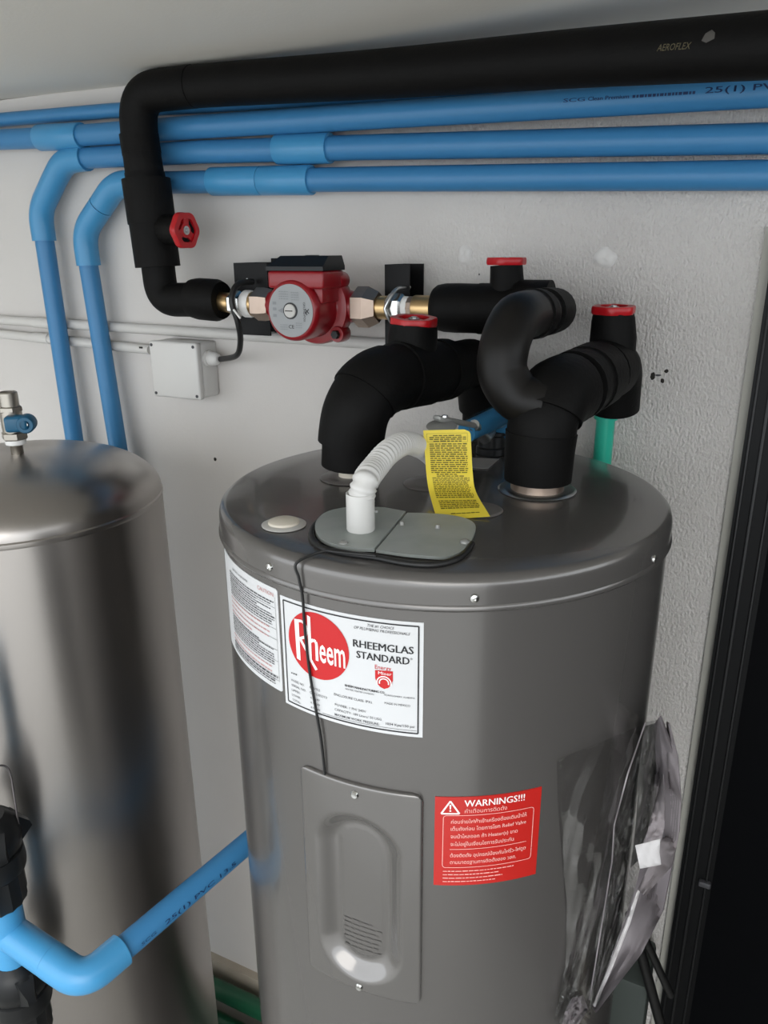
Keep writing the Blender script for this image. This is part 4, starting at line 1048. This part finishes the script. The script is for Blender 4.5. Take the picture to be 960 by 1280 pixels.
# ================================================================== GREEN PIPES
gp_ = thing('green_pipe', at(750, 575, 1.085), 'bright green plastic pipe behind the right side of the heater', 'pipe')
g0, g1 = at(764, 490, 1.08), at(750.5, 570, 1.08)
gd = (g1 - g0).normalized(); gd = Vector((gd.x * 0.3, 0, gd.z)).normalized()
gm = at(757.5, 520, 1.08)
MB().tube([gm, gm + Vector((0, 0, -1.0))], 0.0128, n=22).build('pipe_length', 'greenpipe', gp_)
MB().tube([gm + Vector((0.001, 0, 0.055)), gm + Vector((0, 0, -0.004))], 0.0162, n=22).build('socket', 'greenpipe', gp_)
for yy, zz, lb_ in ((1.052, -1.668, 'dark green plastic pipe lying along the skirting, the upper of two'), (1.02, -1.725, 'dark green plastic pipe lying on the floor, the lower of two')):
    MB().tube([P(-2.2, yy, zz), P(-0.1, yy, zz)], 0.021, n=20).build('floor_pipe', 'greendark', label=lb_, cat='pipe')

# ================================================================== STEEL TANK
TX, TY, TS, TR = -0.955, 0.737, -0.348, 0.2
tank = thing('steel_tank', P(TX, TY, FLOOR), 'stainless steel cylindrical pressure tank with domed top at the left', 'tank')
MB().lathe([(0.17, FLOOR), (TR - 0.003, FLOOR + 0.03), (TR, FLOOR + 0.05), (TR, TS - 0.004)], P(TX, TY, 0), n=96).build('tank_shell', 'steel', tank, angle=30)
dome = [(TR, TS - 0.004), (TR + 0.0012, TS - 0.001), (TR + 0.0012, TS + 0.003), (TR - 0.0005, TS + 0.005)]
for k in range(1, 15):
    t = math.pi / 2 * k / 14
    dome.append((TR * math.cos(t) ** 0.72 if k < 14 else 0.0, TS + 0.005 + 0.068 * math.sin(t)))
MB().lathe(dome, P(TX, TY, 0), n=96).build('tank_dome', 'steel', tank, angle=30)
tzt = TS + 0.073
bv = thing('ball_valve', P(TX, TY, tzt), 'small nickel ball valve with blue lever on top of the steel tank', 'valve')
def vy(py): return at(19, py, TY).z - CAMZ
o = P(TX + 0.007, TY, 0); k_ = 1.0
MB().lathe([(0.0085, tzt - 0.004), (0.0085, tzt + 0.014), (0.0092, tzt + 0.015)], o, n=20).build('threaded_nipple', 'nickel', bv)
MB().lathe([(0.0120, tzt + 0.0135), (0.0138, tzt + 0.0145), (0.0142, tzt + 0.021)], o, n=20).build('tape_seal', 'tape', bv)
vbz = tzt + 0.021
mb = MB()
mb.lathe([(0.0155, 0), (0.0178, 0.002), (0.0178, 0.010), (0.0155, 0.012)], o + Vector((0, 0, vbz)), n=6)
mb.lathe([(0.0145, 0.008), (0.0150, 0.020), (0.0145, 0.045)], o + Vector((0, 0, vbz)), n=22)
mb.lathe([(0.0145, 0), (0.0165, 0.0015), (0.0165, 0.007), (0.0145, 0.0085)], o + Vector((0, 0, vbz + 0.040)), n=6)
mb.lathe([(0.0128, 0), (0.0128, 0.020), (0.0115, 0.0215), (0.0095, 0.0215), (0.0095, 0.012), (0.0, 0.012)], o + Vector((0, 0, vbz + 0.047)), n=22)
mb.build('valve_body', 'nickel', bv, angle=30)
hd = Vector((0.62, -0.78, 0)); hs = Vector((0.78, 0.62, 0)); hc = o + hd * 0.016 + hs * 0.007 + Vector((0, 0, vbz + 0.026))
mb = MB(); rot = Matrix((hs, hd, Vector((0, 0, 1)))).transposed()
mb.rbox(hc + hs * 0.004 + hd * 0.006 + Vector((0, 0, 0.001)), (0.0155, 0.010, 0.0115), 0.005, rot, 3)
mb.lathe([(0.0125, -0.006), (0.0125, 0.014), (0.0105, 0.017), (0.0065, 0.017), (0.0060, 0.010), (0.0, 0.010)], hc + hs * 0.016, hd, n=24)
hh = mb.build('valve_handle', 'teal', bv)
MB().hexnut(hc + hs * 0.016 + hd * 0.010, hd, 0.0042, 0.004).build('handle_nut', 'chrome', hh)

# ================================================================== BLUE PIPE IN FRONT OF THE TANK
def dp_(px, py, depth):
    return Vector((0, 0, CAMZ)) + Vector((AX.dot(Vector((px - 480, py - 640, FOC))), AY.dot(Vector((px - 480, py - 640, FOC))), AZ.dot(Vector((px - 480, py - 640, FOC))))) * depth / FOC
fp = thing('blue_pipe', dp_(20, 1250, 1.03), 'bright blue pipe with tee and elbow in front of the steel tank', 'pipe')
zt_ = -0.890
E0 = atz(104, 1228, zt_)
dr = Vector((0.085, 1.0, 0)).normalized()
Eend = atz(303, 1059, zt_ + 0.01)
pdir = (Eend - E0).normalized()
J = E0 + pdir * 0.058
MB().tube([E0 + pdir * 0.045, E0 + pdir * 0.50], PR, n=24).build('pipe_length', 'blue', fp)
T0 = atz(10, 1164, zt_ + 0.018)
xd = (E0 - T0).normalized()
el = fillet([E0 - xd * 0.058, E0, J], 0.042, 10)
MB().tube(el, 0.0225, n=24).build('elbow', 'blue_fit', fp)
MB().tube([T0, E0 - xd * 0.0585], 0.0222, n=24).build('tee_branch', 'blue_fit', fp)
MB().tube([T0 + Vector((0, 0, 0.055)), T0 + Vector((0, 0, -0.052))], 0.0235, n=24).build('tee_body', 'blue_fit', fp)
MB().tube([T0 + Vector((0, 0, 0.04)), T0 + Vector((0, 0, 0.36))], PR, n=24).build('pipe_length', 'blue_fit', fp)
mb = MB(); pipe_text(mb, E0, Eend, PR, [('SCG', 0.03, 0.006), (' ', 0.025, 1), ('25(1) PVC 13.5', 0.14, 0.0075)], 0.085, R_(-2))
mb2 = MB(); ax = pdir
c0_ = E0; out_ = Vector((1, -0.3, 0)); out_ = (out_ - ax * out_.dot(ax)).normalized(); up_ = Vector((0, 0, 1)); up_ = (up_ - ax * up_.dot(ax)).normalized()
def fpf(u, v):
    th = R_(-2) - v / PR; return c0_ + ax * u + (out_ * math.cos(th) + up_ * math.sin(th)) * (PR + 0.0004)
put_text(mb2, fpf, 'SCG', 0.078, 0.102, 0, 0.005); put_text(mb2, fpf, '25(1) PVC 13.5', 0.118, 0.25, 0, 0.0066, bold=0.006)
mb2.build('printed_text', 'pipe_ink', fp, smooth=False, fix=False)
def union(zc, hgt, label):
    """black ribbed compression union around the vertical pipe"""
    t = thing('pipe_union', T0 + Vector((0, 0, zc)), label, 'pipe union')
    o = T0 + Vector((0, 0, zc)); h = hgt
    MB().lathe([(0.024, 0), (0.031, 0.004), (0.033, 0.012), (0.033, h * 0.36), (0.0300, h * 0.38)], o, n=28, lobes=14, amp=0.03).build('lower_nut', 'blackplastic', t, angle=40)
    MB().lathe([(0.0300, h * 0.36), (0.0385, h * 0.40), (0.0400, h * 0.46), (0.0385, h * 0.60), (0.0340, h * 0.62)], o, n=24).build('centre_body', 'blackplastic', t, angle=40)
    mb = MB(); mb.lathe([(0.0330, h * 0.60), (0.0380, h * 0.64), (0.0400, h * 0.76), (0.0370, h * 0.90), (0.0300, h * 0.96), (0.0240, h)], o, n=24)
    for k in range(4):
        a_ = -0.35 + k * math.pi / 2; d = Vector((math.cos(a_), math.sin(a_), 0)); e_ = Vector((-d.y, d.x, 0))
        b0 = o + d * 0.034
        mb.add([b0 - e_ * 0.012 + Vector((0, 0, h * 0.62)), b0 + e_ * 0.012 + Vector((0, 0, h * 0.62)), b0 + e_ * 0.012 + Vector((0, 0, h * 0.92)), b0 - e_ * 0.012 + Vector((0, 0, h * 0.92)),
                b0 + d * 0.019 - e_ * 0.005 + Vector((0, 0, h * 0.70)), b0 + d * 0.019 + e_ * 0.005 + Vector((0, 0, h * 0.70)), b0 + d * 0.017 + e_ * 0.005 + Vector((0, 0, h * 0.76)), b0 + d * 0.017 - e_ * 0.005 + Vector((0, 0, h * 0.76))],
               [(0, 1, 2, 3), (4, 5, 6, 7), (0, 1, 5, 4), (1, 2, 6, 5), (2, 3, 7, 6), (3, 0, 4, 7)])
    mb.build('lugged_nut', 'blackplastic', t, angle=40)
    return t
union(0.050, 0.140, 'black plastic pipe union on the blue pipe above the tee')
union(-0.185, 0.140, 'black plastic pipe union on the blue pipe below the tee')
hw = T0 + Vector((0, 0, 0.18))
wr = fillet([dp_(-30, 956, 1.0), dp_(9, 957, 1.0), dp_(14, 970, 1.0), dp_(23, 1030, 1.0)], 0.008, 5)
MB().tube(wr, 0.0014, n=8).build('wire_handle', 'wire', label='thin bent wire beside the blue pipe at the left edge', cat='wire')

# ================================================================== PLASTIC BAG WITH PAPERS
def surf(px, py, off):
    """the heater's jacket (grown by off) along a line of sight; past its edge, the level of the edge itself"""
    d = at(px, py, 1.0) - Vector((0, 0, CAMZ)); r = HRB + off
    A = d.x * d.x + d.y * d.y; B = -2 * (d.x * HX + d.y * HY); C = HX * HX + HY * HY - r * r; D = B * B - 4 * A * C
    t = (-B - math.sqrt(D)) / (2 * A) if D > 0 else -B / (2 * A)
    return Vector((0, 0, CAMZ)) + d * t
bag = thing('plastic_bag', surf(730, 1275, 0.01), 'clear crumpled plastic bag of papers stuck to the right flank of the heater', 'bag')
def lerp2(c, t):
    x = t * (len(c) - 1); i = min(int(x), len(c) - 2); k = x - i
    return (c[i][0] + (c[i + 1][0] - c[i][0]) * k, c[i][1] + (c[i + 1][1] - c[i][1]) * k)
def skin(left, right, off, name, material, nu=12, nv=36, crumple=0.0, th=0.0008, seed=1, bulge=0.0):
    """a sheet between two edge lines, lying off the jacket by off[0] (front edge) to off[1] (far edge)"""
    def pt(u, v):
        a, b = lerp2(left, v), lerp2(right, v); o = off[0] + (off[1] - off[0]) * u + bulge * math.sin(math.pi * u) * math.sin(math.pi * min(1, v + .1))
        o += crumple * (math.sin(13 * u + 7 * v + seed) + 0.8 * math.sin(29 * v - 11 * u + seed * 2) + 0.6 * math.sin(23 * u + 31 * v))
        return surf(a[0] + (b[0] - a[0]) * u, a[1] + (b[1] - a[1]) * u, max(0.0015, o))
    V_ = [pt(i / nu, j / nv) for j in range(nv + 1) for i in range(nu + 1)]
    B_ = [p + Vector((0.3, 1, 0)) * th for p in V_]
    fs = [(j * (nu + 1) + i, j * (nu + 1) + i + 1, (j + 1) * (nu + 1) + i + 1, (j + 1) * (nu + 1) + i) for j in range(nv) for i in range(nu)]
    N = len(V_); fs += [tuple(N + k for k in reversed(f)) for f in fs[:]]
    rim = list(range(nu + 1)) + [j * (nu + 1) + nu for j in range(1, nv + 1)] + [nv * (nu + 1) + i for i in range(nu - 1, -1, -1)] + [j * (nu + 1) for j in range(nv - 1, 0, -1)]
    fs += [(rim[i], rim[(i + 1) % len(rim)], N + rim[(i + 1) % len(rim)], N + rim[i]) for i in range(len(rim))]
    return MB().add(V_ + B_, fs).build(name, material, bag, angle=70)
# manual: dark outer sheet, paler inner sheets, white slip
skin([(818, 905), (820, 960), (815, 1010), (806, 1060), (794, 1110), (768, 1185), (740, 1258)], [(824, 896), (843, 945), (850, 1000), (846, 1050), (828, 1140), (800, 1195), (745, 1266)], (0.016, 0.040), 'folded_manual', 'bookdark', crumple=0.0005, th=0.004)
skin([(833, 903), (834, 950), (838, 1000), (838, 1040)], [(836, 905), (847, 947), (851, 1000), (849, 1040)], (0.032, 0.046), 'folded_sheet', 'booklet', nu=5, crumple=0.0002, th=0.002)
skin([(828, 968), (818, 1005), (809, 1040), (803, 1056)], [(829, 968), (831, 1005), (830, 1035), (826, 1052)], (0.022, 0.036), 'folded_sheet', 'booklet', nu=6, crumple=0.0002, th=0.0012, seed=3)
skin([(842, 1040), (822, 1052), (815, 1075), (797, 1112)], [(849, 1036), (846, 1055), (838, 1085), (806, 1120)], (0.034, 0.046), 'folded_sheet', 'booklet', nu=6, crumple=0.0003, th=0.0012, seed=5)
skin([(794, 1057), (797, 1072), (800, 1086)], [(825, 1049), (824, 1066), (826, 1081)], (0.040, 0.052), 'paper_slip', 'paper', nu=6, nv=8, crumple=0.0004, th=0.0008)
skin([(797, 1112), (782, 1155), (762, 1205), (741, 1257)], [(801, 1110), (787, 1156), (767, 1206), (744, 1259)], (0.026, 0.028), 'sheet_edge', 'paper', nu=3, crumple=0.0003, th=0.001, seed=2)
skin([(806, 908), (799, 960), (795, 1030), (788, 1085)], [(823, 903), (823, 960), (819, 1015), (806, 1068)], (0.010, 0.015), 'inner_sheet', 'greysheet', nu=8, crumple=0.0008, th=0.001, seed=8)
# film: wide flap on the jacket, narrow sleeve around the papers, knotted end
skin([(696, 950), (697, 1000), (702, 1070), (708, 1150), (706, 1210), (692, 1275)], [(806, 905), (787, 965), (772, 1030), (768, 1080), (758, 1150), (742, 1258)], (0.002, 0.022), 'bag_film', 'film', nu=26, nv=60, crumple=0.0007, bulge=0.004, th=0.0004)
skin([(806, 903), (786, 965), (768, 1030), (765, 1075), (754, 1150), (738, 1262)], [(822, 900), (815, 965), (811, 1030), (800, 1080), (785, 1150), (746, 1264)], (0.022, 0.034), 'bag_film', 'film', nu=20, nv=60, crumple=0.0022, bulge=0.006, th=0.0004, seed=4)
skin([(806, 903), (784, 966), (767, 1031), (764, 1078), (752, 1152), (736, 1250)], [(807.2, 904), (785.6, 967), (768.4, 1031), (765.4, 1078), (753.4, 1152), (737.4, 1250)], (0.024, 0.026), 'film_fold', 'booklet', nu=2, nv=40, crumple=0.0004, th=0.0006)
skin([(704, 1225), (697, 1255), (690, 1290)], [(742, 1255), (738, 1272), (726, 1292)], (0.006, 0.030), 'bag_end', 'film', nu=18, nv=20, crumple=0.003, bulge=0.012, th=0.0004, seed=6)
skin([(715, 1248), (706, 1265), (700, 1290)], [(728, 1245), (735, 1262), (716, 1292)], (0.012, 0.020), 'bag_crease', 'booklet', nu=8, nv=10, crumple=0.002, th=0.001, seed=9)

# ================================================================== BEHIND THE HEATER, RIGHT
gz = at(800, 1196, 1.05).z
MB().rbox((-0.1, 1.045, (gz + 0.05) / 2), (0.075, 0.05, (gz - 0.05) / 2), 0.008).build('grey_box', 'greyboard', label='dark grey green box standing in the gap between heater and black door', cat='box')
for k, (a_, b_, lb_) in enumerate((((801, 1162), (821, 1206), 'thin black hose in the gap beside the door, the upper of two'), ((797, 1176), (814, 1238), 'thin black hose in the gap beside the door, the lower of two'))):
    pa_, pb_ = at(*a_, 0.93 + 0.02 * k), at(*b_, 0.95 + 0.02 * k); d = pb_ - pa_
    MB().tube(smooth_path([pa_ - d * 0.5, pa_, pb_, pb_ + d * 0.9], 6), 0.006 + 0.002 * k, n=12).build('black_hose', 'cable', label=lb_, cat='hose')
